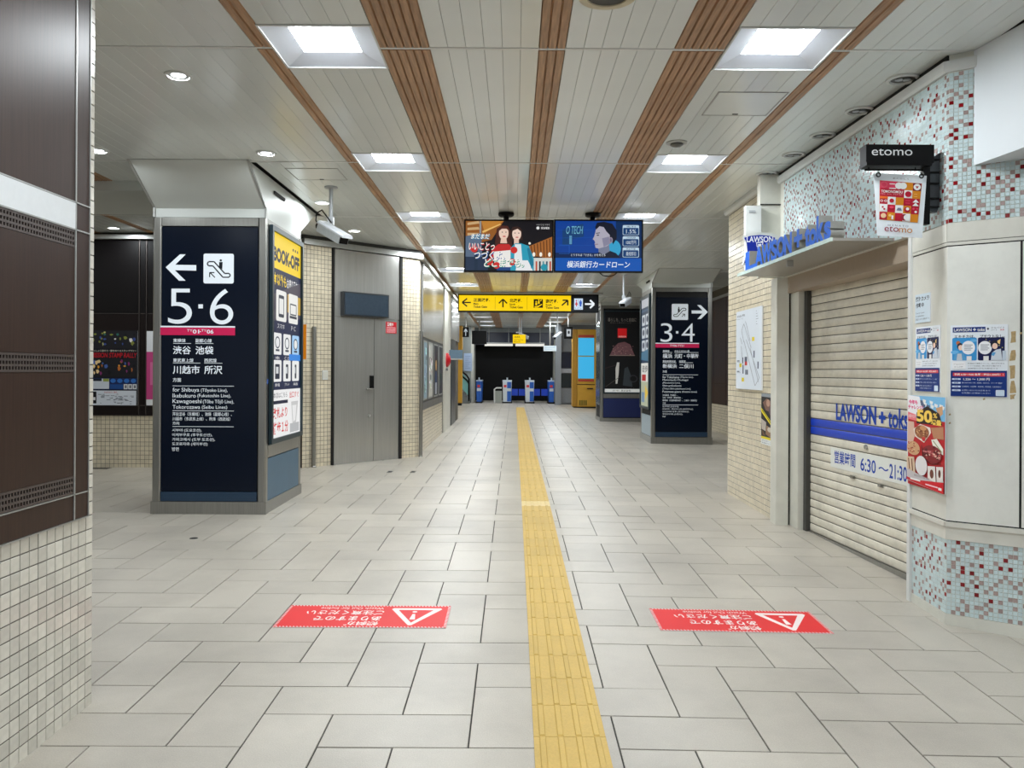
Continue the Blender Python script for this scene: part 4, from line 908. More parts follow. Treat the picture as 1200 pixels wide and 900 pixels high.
# shelf with standing blue letters
XS0, XS1 = 2.115, 2.18
shelf = thing('sign_shelf', 'thin glass-edged shelf over the shutter that carries the blue letters', 'shelf', (2.35, 6.6, ZB))
q = MB(); q.prism([(XS0, 7.66, ZB + .002), (XS1, 5.56, ZB + .002), (2.64, 5.56, ZB + .002), (2.56, 7.66, ZB + .002)], [(XS0, 7.66, ZB + .022), (XS1, 5.56, ZB + .022), (2.64, 5.56, ZB + .022), (2.56, 7.66, ZB + .022)])
q.build('shelf_board', mat('grey_shelf', (150, 146, 138), .35), shelf)
FSf = Fr((XS0, 7.66, 0), (XS1 - XS0, 5.56 - 7.66, 0)); SFL = math.hypot(XS1 - XS0, 2.1)
MB().fbox(FSf, 0, SFL, ZB - .002, ZB + .026, 0, .012).build('glass_edge', mat('glass_edge', (196, 214, 206), .15), shelf)
MB().fbox(FSf, 1.1, 1.12, ZB - .05, ZB + .002, -.1, -.05).build('bracket', ALU, shelf)
letters = thing('shop_letters', 'blue three-dimensional shop name letters standing along the shelf edge', 'sign', FSf.P(.9, ZB + .026, -.05))
LB = mat('blue_letter_face', (8, 88, 190), .45, spec=.2, var=.02); LSd = mat('letter_steel_side', (178, 176, 170), .35, .6)
def letter(ch, u0, u1, v0, v1, depth=.10):
    c = bpy.data.curves.new('letter', 'FONT'); c.body = ch; c.resolution_u = 4; c.offset = .045; c.extrude = .5
    o = bpy.data.objects.new('letter', c); me = o.to_mesh()
    xs = [p.co.x for p in me.vertices]; ys = [p.co.y for p in me.vertices]; q = MB()
    x0, x1, y0, y1 = min(xs), max(xs), min(ys), max(ys)
    q.v = [FSf.P(u0 + (p.co.x - x0) / (x1 - x0) * (u1 - u0), v0 + (p.co.y - y0) / (y1 - y0) * (v1 - v0), -.012 + (p.co.z - .5) * depth) for p in me.vertices]
    q.f = [tuple(p.vertices) for p in me.polygons]; q.m = [0 if p.normal.z > .7 else 1 for p in me.polygons]
    o.to_mesh_clear(); bpy.data.objects.remove(o); bpy.data.curves.remove(c)
    q.build('letter', [LB, LSd], letters)
zl = ZB + .026
cuts = [('L', 872, 884.5, .175), ('A', 883, 892.5, .175), ('W', 891, 902.5, .175), ('S', 901.5, 909, .175), ('O', 908.5, 917.5, .175), ('N', 917, 926, .175), ('+', 928.5, 938, .14), ('t', 941, 947, .17), ('o', 946, 954.5, .125), ('k', 954.5, 963.5, .20), ('s', 963.5, 971.5, .13)]
for ch, a, b, h in cuts:
    ua_, ub_ = FSf.uv(a, 295)[0], FSf.uv(b, 295)[0]
    z0 = zl + (.03 if ch == '+' else 0); letter(ch, ua_, ub_, z0, z0 + h)
# shield sign behind the letters
FHs = Fr((0, 7.70, 0), XP)
shd = thing('shield_sign', 'blue shield sign with white border and milk can, behind the blue letters', 'sign', (2.33, 7.7, ZB + .03))
g = lambda x, y: FHs.uv(850 + x / 8.571, 230 + y / 8.571)
out = [(165, 405), (230, 382), (345, 370), (460, 380), (525, 403), (505, 470), (495, 560), (510, 690), (345, 706), (165, 690), (205, 560), (195, 470)]
inn = [(190, 418), (250, 398), (345, 388), (440, 396), (500, 415), (485, 470), (476, 560), (488, 674), (345, 688), (192, 674), (226, 560), (216, 470)]
MB().fprism(FHs, [g(*t) for t in out][::-1], 0, .04).build('shield_board', WHITE, shd)
s = Sheet.photo(FHs, (850, 230), (920, 315), .041)
m = lambda x, y: (850 + x / 8.571, 230 + y / 8.571)
s.poly([m(*t) for t in inn], (18, 44, 160)); s.text('LAWSON', *m(215, 402), *m(480, 462), (240, 242, 246), .02)
s.poly([m(*t) for t in ((310, 462), (382, 458), (374, 505), (316, 508))], (240, 242, 246)); s.poly([m(*t) for t in ((318, 470), (372, 467), (366, 500), (322, 502))], (18, 44, 160)); s.poly([m(*t) for t in ((328, 480), (362, 478), (360, 500), (330, 502))], (240, 242, 246)); s.rect(*m(325, 505), *m(366, 640), (240, 242, 246)); s.text('STATION', *m(212, 650), *m(478, 672), (240, 242, 246))
s.build('shield_print', shd)
MB().box(2.30, 2.36, 7.66, 7.70, ZB + .02, ZB + .1).build('stand', ALU, shd)
# bracket sign at the shop corner with its hanging banner
FE2 = Fr((0, 4.93, 0), XP)
br = thing('bracket_sign', 'black bracket sign box with white lettering, projecting from the shop corner', 'sign', (2.6, 4.97, 2.3))
a = FE2.uv(1015, 190); b = FE2.uv(1091, 169.5)
MB().fbox(FE2, a[0], b[0] + .02, a[1], b[1], -.09, 0).build('sign_box', BLACK, br)
MB().fbox(FE2, a[0], b[0], a[1] - .02, a[1], -.10, .01).build('lower_lip', BLACK, br)
pz = FE2.uv(1089, 262)[1]; pu = FE2.uv(1088.5, 220)[0]
MB().fbox(FE2, pu - .018, pu + .018, pz, a[1], -.07, -.02).build('post', BLACK, br)
rz = FE2.uv(1050, 197)[1]; rl = FE2.uv(1017, 197)[0]
q = MB(); q.tube([FE2.P(rl, rz, -.045), FE2.P(pu, rz, -.045)], .006, 8)
for u in (rl + .025, pu - .06): q.tube([FE2.P(u, rz, -.045), FE2.P(u, a[1], -.045)], .004, 6)
q.build('rod', BLACK, br, smooth=60)
bu = FE2.uv(1107, 210)[0]; q = MB(); z0, z1 = FE2.uv(1100, 247)[1], FE2.uv(1100, 176)[1]
q.fprism(FE2, [(pu + .02, z0 + .02), (pu + .05, z0), (bu - .02, z0), (bu - .004, z0 + .05), (bu - .004, z1 - .06), (bu, z1), (pu + .02, z1 - .05)], -.09, -.05); q.build('back_plate', mat('dark_grey_plate', (62, 66, 70), .3, .3), br)
for y in (185, 200, 213, 231, 241): z = FE2.uv(1090, y)[1]; MB().fbox(FE2, pu, bu - .015, z - .004, z + .004, -.05, -.03).build('clip', BLACK, br)
s = Sheet.photo(FE2, (960, 140), (1200, 300), .0005); m = lambda x, y: (960 + x / 5, 140 + y / 5)
s.text('etomo', *m(308, 170), *m(545, 210), (226, 228, 228), 0, res=6); s.build('sign_lettering', br)
ban = thing('hanging_banner', 'small white banner with red and orange squares, hung under the bracket sign', 'banner', FE2.P(FE2.uv(1053, 240)[0], FE2.uv(1053, 278)[1], -.04))
tl, tr, brr, bl = (Vector(at(1023.5, 203, 4.97)), Vector(at(1086, 206, 4.93)), Vector(at(1080.5, 279, 4.90)), Vector(at(1028, 276, 4.93)))
UB = ((tr - tl) + (brr - bl)).normalized(); VBn = ((tl - bl) + (tr - brr)).normalized(); VBn = (VBn - UB * VBn.dot(UB)).normalized()
FBn = Fr((tl + tr + brr + bl) / 4, UB, VBn)
pts = [((p - FBn.O).dot(FBn.U), (p - FBn.O).dot(FBn.V)) for p in (bl, brr, tr, tl)]
MB().fprism(FBn, pts, -.0015, .0015).build('sheet', mat('white_vinyl', (228, 234, 238), .4, var=.03), ban)
s = Sheet(FBn, (FBn.uv(1015, 195)), (FBn.uv(1095, 285)), (0, 0), (800, 900), .002)
RD, OR, PK, WW = (184, 22, 48), (214, 134, 26), (226, 64, 96), (236, 236, 234)
s.text('あたらしく', 304, 124, 484, 142, (90, 40, 50))
cl = [[PK, PK, RD, OR, (120, 20, 50)], [RD, RD, RD, WW, OR], [RD, WW, OR, RD, RD], [WW, RD, WW, OR, RD], [RD, OR, RD, WW, OR]]
s.poly([(160, 165), (630, 180), (605, 665), (178, 650)], OR)
def cell(r, c, a, b):
    x0 = 164 + r * 3.2 + c * (92 - r * 1.6); return x0 + a * (92 - r * 1.6), 168 + 96 * r + c * 3 + b * 96
for r in range(5):
    for c in range(5): s.poly([cell(r, c, 0, 0), cell(r, c, 1, 0), cell(r, c, 1, 1), cell(r, c, 0, 1)], cl[r][c])
def dot(r, c, rad, col, a=.5, b=.5): x, y = cell(r, c, a, b); s.oval(x, y, rad, rad, col)
dot(0, 0, 40, (230, 90, 110)); dot(0, 0, 26, PK); s.rect(*cell(0, 1, .15, .3), *cell(0, 1, .85, .4), WW); s.rect(*cell(0, 1, .15, .85), *cell(0, 1, .95, .97), WW); dot(0, 2, 42, WW, .3); dot(0, 2, 42, WW, .8); dot(0, 4, 40, WW); s.poly([cell(0, 4, .3, .4), cell(0, 4, .7, .4), cell(0, 4, .5, .72)], RD)
s.text('TOMONOMOU', *cell(1, 0, .15, .2), *cell(1, 2, .8, .48), WW, .02); s.text('ともに、もっと、まちをつなぐ', *cell(1, 0, .15, .6), *cell(1, 2, .8, .75), (240, 180, 190)); dot(1, 3, 36, RD); s.rect(*cell(1, 4, .2, .4), *cell(1, 4, .6, .46), (236, 190, 110)); s.rect(*cell(1, 4, .2, .7), *cell(1, 4, .6, .76), (236, 190, 110))
s.rect(*cell(2, 0, 0, 0), *cell(2, 0, 1, .3), (232, 110, 40)); s.oval(*cell(2, 0, .25, .6), 16, 14, WW); s.oval(*cell(2, 0, .25, .6), 10, 9, RD); s.oval(*cell(2, 0, .75, .6), 16, 14, WW); s.oval(*cell(2, 0, .75, .6), 10, 9, RD); dot(2, 1, 26, RD); s.rect(*cell(2, 3, .2, .3), *cell(2, 3, .8, .4), PK); s.rect(*cell(2, 3, .2, .6), *cell(2, 3, .8, .7), PK)
s.poly([cell(2, 4, .1, .5), cell(2, 4, .5, .08), cell(2, 4, .9, .5)], WW); s.poly([cell(2, 4, .1, .95), cell(2, 4, .5, .52), cell(2, 4, .9, .95)], WW)
dot(3, 0, 40, WW); dot(3, 0, 12, RD, .38, .4); dot(3, 0, 12, RD, .6, .65); s.oval(*cell(3, 1, .5, .35), 24, 16, PK); s.poly([cell(3, 2, .15, .7), cell(3, 2, .3, .35), cell(3, 2, .7, .35), cell(3, 2, .85, .7)], (120, 130, 150)); dot(3, 3, 34, RD); dot(3, 3, 18, WW, .55, .4); dot(3, 4, 14, PK, .3, .3); dot(3, 4, 14, WW, .6, .7); dot(3, 4, 10, PK, .75, .3)
dot(4, 0, 30, (236, 200, 160)); s.rect(*cell(4, 1, .55, .4), *cell(4, 1, .8, .9), WW); dot(4, 1, 16, (240, 200, 120), .35, .4); dot(4, 3, 40, (150, 30, 50), .2); dot(4, 3, 36, WW, .55)
s.text('ＭＩＮＡＴＯ', 276, 704, 500, 726, (90, 90, 110)); s.text('eto', 240, 728, 396, 792, (150, 30, 60), 0, res=6); s.text('mo', 400, 742, 548, 796, (196, 130, 60), 0, res=6)
s.build('banner_print', ban)
for px, py in ((1029, 205), (1079.5, 206.5), (1079.5, 256)):
    p = at(px, py, 4.925); q = MB()
    q.tube([p + Vector((.012 * math.cos(t), -.004, .012 * math.sin(t))) for t in [k * PI / 5 for k in range(11)]], .004, 6); q.build('eyelet', BLACK, ban, smooth=60)
for px in (1029, 1079.5):
    p = at(px, 205, 4.95); z1 = FE2.uv(px, 197)[1]
    q = MB(); q.tube([Vector((p.x, 4.925, p.z)), Vector((p.x + .008, 4.95, (p.z + z1) / 2)), Vector((p.x, 4.960, z1 - .012))], .004, 6); q.build('hook', ALU, ban, smooth=60)
# white duct box at the top right
dct = foot([(2.70, 4.965), (2.775, 4.40), (3.4, -1.0), (6, -1.0), (6, 4.2), (3.2, 4.62)], 2.755, CZ - .003)
wbx = dct.build('duct_casing', mat('duct_white', (222, 228, 232), .4, var=.02, scale=2), loc=(3.5, 3, 2.755)); tag(wbx, 'large white duct casing boxed under the ceiling at the shop corner', 'casing', kind='structure')
# posters and notices
def paper(name, label, fr, px0, px1, n=.009, cat='poster', units=(100, 100), thick=.002):
    u0, v1 = fr.uv(*px0, n); u1, v0 = fr.uv(*px1, n)
    t = thing(name, label, cat, fr.P((u0 + u1) / 2, v0, n))
    MB().fbox(fr, u0, u1, v0, v1, n - .004, n + thick).build('sheet', mat('poster_paper', (232, 234, 236), .4, var=.02), t)
    return t, Sheet(fr, (u0, v1), (u1, v0), (0, 0), units, n + thick + .0003)
def job_poster(s):
    NB, SB, RB = (16, 48, 120), (58, 150, 214), (214, 62, 72)
    s.rect(0, 0, 552, 693, (232, 238, 244)); s.rect(22, 20, 340, 70, NB); s.text('LAWSON', 34, 30, 206, 60, WW, .02); s.text('+', 220, 32, 250, 58, WW, .04); s.text('toks', 262, 30, 332, 62, WW, .02)
    s.oval(364, 40, 10, 10, (60, 60, 80)); s.text('アルバイト', 392, 22, 520, 40, (60, 60, 80)); s.text('パート', 392, 44, 450, 60, (60, 60, 80)); s.text('募集', 478, 44, 518, 60, (200, 50, 60))
    s.text('エキチカは、', 38, 96, 240, 126, (14, 26, 60), .02); s.text('プチウトなし。', 288, 96, 520, 126, (14, 26, 60), .02)
    s.rrect(18, 122, 258, 342, 14, SB); s.rrect(268, 122, 522, 342, 14, (14, 22, 74)); s.oval(44, 262, 40, 18, (110, 184, 232)); s.oval(226, 150, 34, 14, (110, 184, 232))
    for q in ((346, 140), (470, 200), (500, 220), (380, 160)): s.oval(*q, 4, 4, (230, 220, 120))
    s.oval(76, 172, 20, 20, (190, 110, 70)); s.oval(96, 206, 30, 34, (44, 40, 56)); s.oval(100, 218, 22, 26, (240, 206, 186)); s.poly([(30, 340), (44, 280), (80, 262), (130, 266), (156, 340)], (90, 160, 210)); s.poly([(60, 340), (70, 276), (110, 276), (118, 340)], (200, 206, 214))
    s.oval(176, 218, 66, 66, (238, 240, 244)); s.oval(336, 220, 66, 64, (238, 240, 244))
    for q in range(4): s.rect(136, 190 + q * 16, 218 - (q % 2) * 14, 195 + q * 16, (90, 96, 120)); s.rect(296, 190 + q * 16, 376 - (q % 2) * 12, 195 + q * 16, (90, 96, 120))
    s.oval(426, 190, 38, 40, (30, 30, 44)); s.oval(430, 206, 26, 28, (240, 206, 186)); s.poly([(452, 156), (482, 140), (476, 190), (456, 176)], (240, 206, 130)); s.poly([(392, 340), (402, 270), (440, 240), (486, 232), (500, 340)], (206, 214, 224)); s.poly([(394, 290), (412, 262), (440, 268), (420, 300)], (90, 160, 210))
    s.rect(160, 300, 208, 342, WW); s.rect(322, 300, 372, 342, WW); s.rect(500, 250, 534, 340, (196, 208, 222))
    s.rect(20, 356, 150, 424, (240, 242, 244)); s.text('アルバイト', 32, 372, 132, 386, (120, 120, 130)); s.text('さんの声', 40, 396, 124, 410, (120, 120, 130))
    for q, t_ in enumerate(('駅直結で通勤ラクラク、雨の日も安心', 'シフトは自由、週二日から働けます', '未経験の方も大歓迎です')): s.text(t_, 172, 364 + q * 24, 520 - q * 30, 376 + q * 24, (60, 64, 80))
    s.rect(4, 440, 544, 688, NB); s.rect(26, 460, 524, 494, RB); s.text('早朝 6:30～9:00 急募・時給1,500円！！', 40, 466, 512, 488, WW, .02)
    for q in range(4): s.rrect(18, 514 + q * 36, 104, 530 + q * 36, 6, (210, 222, 240)); s.text(('時給', '勤務', '待遇', '応募先')[q], 40, 516 + q * 36, 80, 528 + q * 36, NB)
    s.text('1,226 ～ 1,500 円', 130, 510, 382, 536, WW, .02); s.text('朝６時から夜１０時、短時間、週末のみ、フリーター歓迎！', 116, 550, 500, 564, (200, 214, 236)); s.text('交通費支給、社会保険、有給休暇、研修制度、社員登用あり', 116, 586, 490, 600, (200, 214, 236)); s.text('お問い合わせは店長まで', 116, 622, 390, 636, (200, 214, 236)); s.text('お気軽にお電話ください', 116, 648, 390, 662, (200, 214, 236)); s.rrect(440, 622, 522, 680, 8, (206, 222, 238))
t, s = paper('wall_poster', 'square blue and white job poster on the wide chamfered shop panel', FBc, (1114, 381.5), (1181, 466), units=(552, 693)); job_poster(s); s.build('poster_print', t)
t, s = paper('wall_poster', 'narrow blue and white job poster on the strip beside the shutter', FAc, (1073.5, 384), (1102, 460), units=(552, 693)); job_poster(s); s.build('poster_print', t)
t, s = paper('wall_notice', 'pale blue security camera notice above the narrow job poster', FAc, (1073, 346), (1090.5, 377), cat='notice', units=(100, 160))
s.rect(0, 0, 100, 160, (206, 220, 230)); s.text('防犯カメラ', 6, 12, 92, 40, (30, 38, 50), .03); s.text('作動中', 6, 48, 58, 76, (30, 38, 50), .03)
for q, w in enumerate((56, 54, 88)): s.text(('Security Camera', 'in operation', '防犯カメラで録画中です')[q], 6, 100 + q * 17, 6 + w, 110 + q * 17, (50, 60, 80))
s.build('notice_print', t)
t, s = paper('wall_poster', 'tall red sandwich and dessert poster taped over the shutter edge', FAc, (1064.8, 463), (1107.5, 579.5), n=.026, units=(280, 750))
s.rect(0, 0, 280, 750, (186, 30, 38)); s.rect(0, 0, 280, 190, (120, 184, 226)); s.poly([(0, 0), (90, 6), (120, 110), (60, 180), (0, 170)], (240, 240, 244))
rg = random.Random(9)
for _ in range(12): a, b = rg.uniform(90, 260), rg.uniform(10, 70); s.poly([(a, b), (a + 26, b + 8), (a + 20, b + 34), (a + 2, b + 24)], rg.choice([WW, (240, 240, 240), (90, 100, 130)]))
s.poly([(215, 90), (262, 70), (266, 130), (240, 160)], (206, 160, 120)); s.poly([(70, 140), (150, 80), (240, 130), (262, 220), (70, 230)], (40, 20, 18))
s.text('今年も', 6, 36, 78, 74, (226, 30, 120), .03); s.text('チャレンジ！', 2, 80, 122, 116, (226, 30, 120), .03); s.text('50', 70, 112, 190, 214, (246, 206, 90), .04); s.text('%', 196, 130, 226, 170, (246, 206, 90), .03); s.text('増量', 180, 180, 256, 226, (246, 206, 90), .03); s.poly([(0, 140), (64, 158), (70, 210), (0, 200)], (232, 120, 130)); s.text('お値段そのまま', 4, 160, 60, 188, WW)
def blob(a, b, ra, rb, col, dots, n=24):
    s.oval(a, b, ra, rb, col)
    for _ in range(n):
        t_ = rg.uniform(0, 2 * PI); r_ = math.sqrt(rg.random()) * .85; s.oval(a + ra * r_ * math.cos(t_), b + rb * r_ * math.sin(t_), ra * .12, rb * .1, rg.choice(dots), seg=8)
s.poly([(0, 220), (50, 220), (56, 340), (40, 400), (0, 390)], (216, 180, 160)); s.poly([(180, 250), (270, 230), (274, 330), (200, 330)], (186, 130, 96))
s.poly([(46, 280), (100, 232), (176, 250), (182, 290), (130, 380), (60, 340)], (236, 226, 216)); blob(112, 296, 56, 56, (150, 92, 60), [(190, 130, 90), (120, 60, 40), (214, 170, 120)]); s.oval(124, 262, 26, 20, (206, 150, 100)); s.oval(128, 350, 14, 18, (196, 50, 50))
s.poly([(186, 345), (226, 330), (272, 400), (272, 450), (200, 400)], (236, 236, 222)); s.line([(200, 350), (262, 430)], 6, (130, 140, 80))
blob(48, 440, 52, 58, (206, 160, 120), [(150, 60, 40), (186, 90, 60), (220, 180, 140)]); blob(192, 460, 74, 72, (130, 30, 36), [(206, 120, 120), (170, 60, 64), (236, 190, 170), (90, 16, 24)], 40); s.line([(118, 400), (130, 500), (190, 540), (262, 520)], 5, (40, 24, 22))
s.poly([(0, 520), (60, 510), (70, 640), (0, 620)], (216, 190, 160)); s.line([(14, 530), (24, 620)], 8, (120, 70, 50)); s.line([(40, 530), (48, 630)], 8, (120, 70, 50))
s.oval(116, 570, 46, 80, (226, 222, 222)); s.poly([(166, 560), (220, 550), (226, 680), (166, 660)], (226, 220, 214)); s.oval(196, 616, 14, 36, (110, 60, 46)); s.poly([(228, 550), (276, 540), (278, 680), (232, 672)], (226, 220, 214)); s.oval(252, 600, 9, 32, (110, 60, 46))
s.poly([(0, 622), (220, 676), (280, 650), (280, 750), (0, 716)], (196, 190, 192)); s.poly([(120, 690), (280, 660), (280, 750), (0, 712), (0, 690), (60, 700)], (206, 26, 38)); s.text('期間限定', 60, 652, 180, 672, (140, 130, 134)); s.rect(30, 690, 110, 704, WW); s.rect(150, 706, 240, 716, (244, 210, 214)); s.rect(244, 708, 268, 728, WW)
s.build('poster_print', t)
# station map board and small poster on the pier
t, s = paper('map_board', 'white station map board on the tan tiled pier', FT2, (864, 366), (893.5, 457.5), n=.012, cat='sign', units=(260, 820), thick=.01)
s.rect(0, 0, 260, 820, (222, 230, 240)); s.text('のりばのご案内', 10, 40, 92, 66, (70, 76, 90), .02); s.text('Guide Map', 10, 78, 74, 90, (130, 134, 146)); g1 = (150, 154, 164)
for q in range(6): s.rect(206, 36 + q * 26, 214 + (q * 5) % 20, 40 + q * 26, (120, 126, 140))
for a, b, c, d in ((84, 140, 160, 400), (100, 120, 110, 150), (60, 210, 84, 330), (46, 280, 66, 350), (110, 310, 240, 700), (86, 320, 200, 780), (150, 400, 232, 740), (84, 140, 60, 210), (110, 150, 150, 330), (200, 780, 240, 700), (56, 370, 80, 600)): s.line([(a, b), (c, d)], 4, g1)
for a, b, c in ((180, 310, (238, 214, 40)), (50, 570, (238, 214, 40)), (76, 720, (238, 214, 40)), (108, 552, (214, 50, 50))): s.rect(a - 12, b - 18, a + 12, b + 22, c)
for a, b, h in ((74, 490, 60), (100, 486, 50), (114, 486, 50), (190, 430, 70), (228, 540, 70), (78, 570, 90), (108, 620, 50), (124, 620, 50)): s.rect(a - 5, b, a + 5, b + h, (50, 60, 90))
for y in (520, 632): s.rect(12, y, 40, y + 10, (90, 96, 116)); s.rect(12, y + 16, 50, y + 20, (150, 154, 166))
s.build('map_print', t)
t, s = paper('wall_poster', 'small dark poster with a yellow diagonal stripe under the map board', FT2, (892.5, 461), (907.5, 524), n=.010, units=(86, 340))
s.rect(0, 0, 86, 340, (36, 34, 38)); s.poly([(0, 0), (86, 0), (86, 24), (0, 20)], (150, 156, 164)); s.poly([(10, 60), (36, 30), (60, 44), (66, 120), (30, 110)], (130, 96, 84)); s.oval(46, 60, 12, 24, (190, 150, 130)); s.oval(64, 110, 14, 30, (104, 84, 90)); s.poly([(0, 170), (34, 190), (30, 250), (4, 240)], (190, 180, 170)); s.poly([(36, 210), (80, 230), (70, 290), (30, 270)], (150, 116, 90)); s.oval(56, 236, 14, 16, (206, 196, 180)); s.poly([(6, 240), (30, 280), (10, 282)], (110, 80, 60))
s.poly([(0, 96), (86, 206), (86, 232), (0, 122)], (240, 220, 30)); s.line([(6, 112), (80, 210)], 4, (60, 54, 10)); s.rect(0, 288, 86, 304, (232, 214, 40)); s.rect(0, 304, 86, 340, (226, 230, 230)); s.text('ポスター展', 6, 310, 74, 320, (60, 60, 70)); s.text('開催中です', 6, 326, 70, 334, (60, 60, 70))
s.build('poster_print', t)

# ================================================================== ON THE LEFT
Rb = Fr((0, BY - .024, 0), XP)
t, s = paper('wall_poster', 'dark stamp rally poster with pictures and a white leaflet, behind the blue pillar', Rb, (106.5, 387), (161, 475), n=.006, units=(456, 716))
def q0(x, y): return x - 48, y - 56
s.rect(0, 0, 456, 716, (20, 20, 28))
rg = random.Random(4)
for a, b, c, d, cols in ((0, 4, 456, 172, [(130, 136, 60), (60, 80, 150), (190, 190, 120), (50, 110, 100), (230, 226, 220), (20, 20, 26)]), (0, 272, 456, 446, [(240, 170, 60), (190, 110, 50), (70, 100, 170), (130, 50, 110), (236, 206, 150), (20, 20, 26)])):
    s.rect(a, b, c, d, (30, 30, 36))
    for _ in range(26): x, y = rg.uniform(a + 6, c - 46), rg.uniform(b + 4, d - 50); w, h = rg.uniform(14, 40), rg.uniform(16, 46); s.poly([(x, y + 6), (x + w * .6, y), (x + w, y + h * .5), (x + w * .5, y + h), (x + 4, y + h * .8)], rg.choice(cols))
s.text('いっしょに巡ろう・駅をめぐるスタンプラリー', 4, 186, 446, 204, (220, 216, 200), .01); s.text('MISSION STAMP RALLY', -30 + 34, 214, 446, 262, (190, 30, 44), .02, slant=.1)
s.rect(0, 456, 456, 566, (26, 44, 90)); s.rect(0, 462, 182, 560, (206, 212, 222)); s.rect(4, 462, 110, 486, (30, 36, 50)); s.rect(124, 462, 180, 490, (150, 160, 80))
for q in range(4): s.oval(220 + q * 66, 482, 26, 20, (50, 110, 190))
s.rect(190, 516, 318, 560, (30, 74, 140))
for q in range(3): s.rect(324 + 44 * q, 514, 362 + 44 * q, 562, (220, 222, 224)); s.rect(334 + 44 * q, 524, 354 + 44 * q, 552, (110, 112, 120))
s.rect(0, 576, 446, 716, (214, 220, 230)); s.rrect(0, 586, 60, 700, 6, (24, 24, 30)); s.rect(10, 640, 50, 668, (220, 220, 224)); s.text('参加方法のご案内', 134, 584, 260, 600, (190, 60, 60))
for _ in range(40): x, y = rg.uniform(74, 410), rg.uniform(606, 700); s.rect(x, y, x + rg.uniform(10, 40), y + 5, (110, 116, 130))
s.build('poster_print', t)
t, s = paper('wall_poster', 'slim white and magenta poster half hidden by the blue pillar', Rb, (172, 388), (186, 475), n=.006, units=(100, 716))
s.rect(0, 0, 100, 716, (226, 228, 232)); s.rect(0, 200, 100, 660, (196, 70, 130)); s.rect(30, 300, 60, 520, (214, 110, 160)); s.build('poster_print', t)
sb = thing('blank_sign', 'dark blank sign box fixed on the panel over the steel door', 'sign', FD.P((ud0 + ud1) / 2, vh + .1, .05))
a = FD.uv(402, 369.5, .1); b = FD.uv(455, 346, .1)
MB().fbox(FD, a[0], b[0], a[1], b[1], .034, .12).build('casing', mat('charcoal_box', (36, 42, 48), .4), sb); MB().fbox(FD, a[0] + .02, b[0] - .02, a[1] + .02, b[1] - .02, .12, .124).build('face', mat('slate_face', (52, 66, 80), .25), sb)
t, s = paper('door_sticker', 'red and white security sticker on the right leaf of the steel door', FD, (452, 377), (464.5, 391), n=.034, cat='sticker', units=(100, 112))
s.rect(0, 0, 100, 112, (196, 22, 36)); s.rect(10, 50, 90, 104, (224, 150, 156)); s.text('警備中', 12, 8, 70, 42, WW, .03); s.text('SECURITY', 14, 58, 86, 76, (190, 20, 36), .02); s.text('警報装置', 14, 82, 86, 98, (190, 20, 36)); s.build('sticker_print', t)
sw = thing('wall_switch', 'white switch plate on the tiles left of the steel door', 'switch', FD.P(*FD.uv(380, 445), .005))
a = FD.uv(377, 445); b = FD.uv(383.5, 434); MB().fbox(FD, a[0], b[0], a[1], b[1], .003, .018).build('plate', WHITE, sw); MB().fbox(FD, a[0] + .015, b[0] - .015, a[1] + .02, b[1] - .02, .018, .024).build('button', CREAMP, sw)
t, s = paper('orange_sign', 'orange panel sign on the tiles just behind the blue pillar', Rb, (349, 380), (359, 421), n=.03, cat='sign', units=(50, 200)); s.rect(0, 0, 50, 200, (222, 132, 16)); s.build('sign_print', t)
WDS = [('bluish travel poster, first of four along the left wall', (150, 174, 190)), ('pale paper poster, second of four along the left wall', (196, 196, 190)), ('dark poster with a lit figure, third of four along the left wall', (44, 42, 48)), ('dark photo poster, last of four along the left wall', (60, 62, 70))]
rg = random.Random(2)
for k_i, (a, b) in enumerate(zip(u4, u4[1:])):
    lab, c = WDS[k_i]; z0, z1 = sv(500, 470) + .04, sv(500, 399) - .02
    t = thing('wall_poster', lab, 'poster', FS.P((a + b) / 2, z0, .02), 'posters in the recess of the left wall')
    MB().fbox(FS, a + .12, b - .12, z0, z1, .02, .03).build('frame', ALU, t)
    s = Sheet(FS, (a + .16, z1 - .03), (b - .16, z0 + .03), (0, 0), (100, 200), .031); s.rect(0, 0, 100, 200, c)
    for _ in range(24):
        x, y = rg.uniform(4, 70), rg.uniform(4, 170); w, h = rg.uniform(10, 34), rg.uniform(6, 32); q = rg.uniform(.6, 1.5); s.poly([(x, y), (x + w, y + 4), (x + w - 3, y + h), (x + 3, y + h - 2)], tuple(int(max(0, min(255, v_ * q + rg.uniform(-20, 20)))) for v_ in c))
    if k_i == 2: s.oval(50, 80, 18, 22, (214, 170, 110)); s.poly([(20, 180), (34, 104), (66, 104), (84, 180)], (50, 70, 110)); s.rect(30, 150, 70, 196, (190, 196, 204))
    s.build('poster_print', t)
fa = thing('fire_alarm', 'red fire alarm dome on the white panel of the left wall', 'alarm', FS.P(*FS.uv(521.5, 422), .03))
u, z = FS.uv(521.5, 422); q = MB(); q.tube([FS.P(u, z, .03), FS.P(u, z, .06), FS.P(u, z, .11), FS.P(u, z, .13)], [.16, .16, .10, .02], 16); q.build('dome', mat('alarm_red', (200, 24, 40), .3), fa, smooth=40)
MB().fbox(FS, u - .2, u + .2, z - .24, z - .18, .03, .05).build('plate', STEEL_D, fa)
ns = thing('projecting_sign', 'small blue grey sign projecting by the service door', 'sign', FS.P(su(525), sv(525, 416), .05)); u = su(525)
MB().fbox(FS, u - .02, u + .02, sv(525, 420), sv(525, 410), .03, .34).build('plate', mat('sign_bluegrey', (88, 112, 130), .4), ns); MB().fbox(FS, u - .025, u + .025, sv(525, 420) - .03, sv(525, 420), .03, .36).build('rim', ALU, ns)

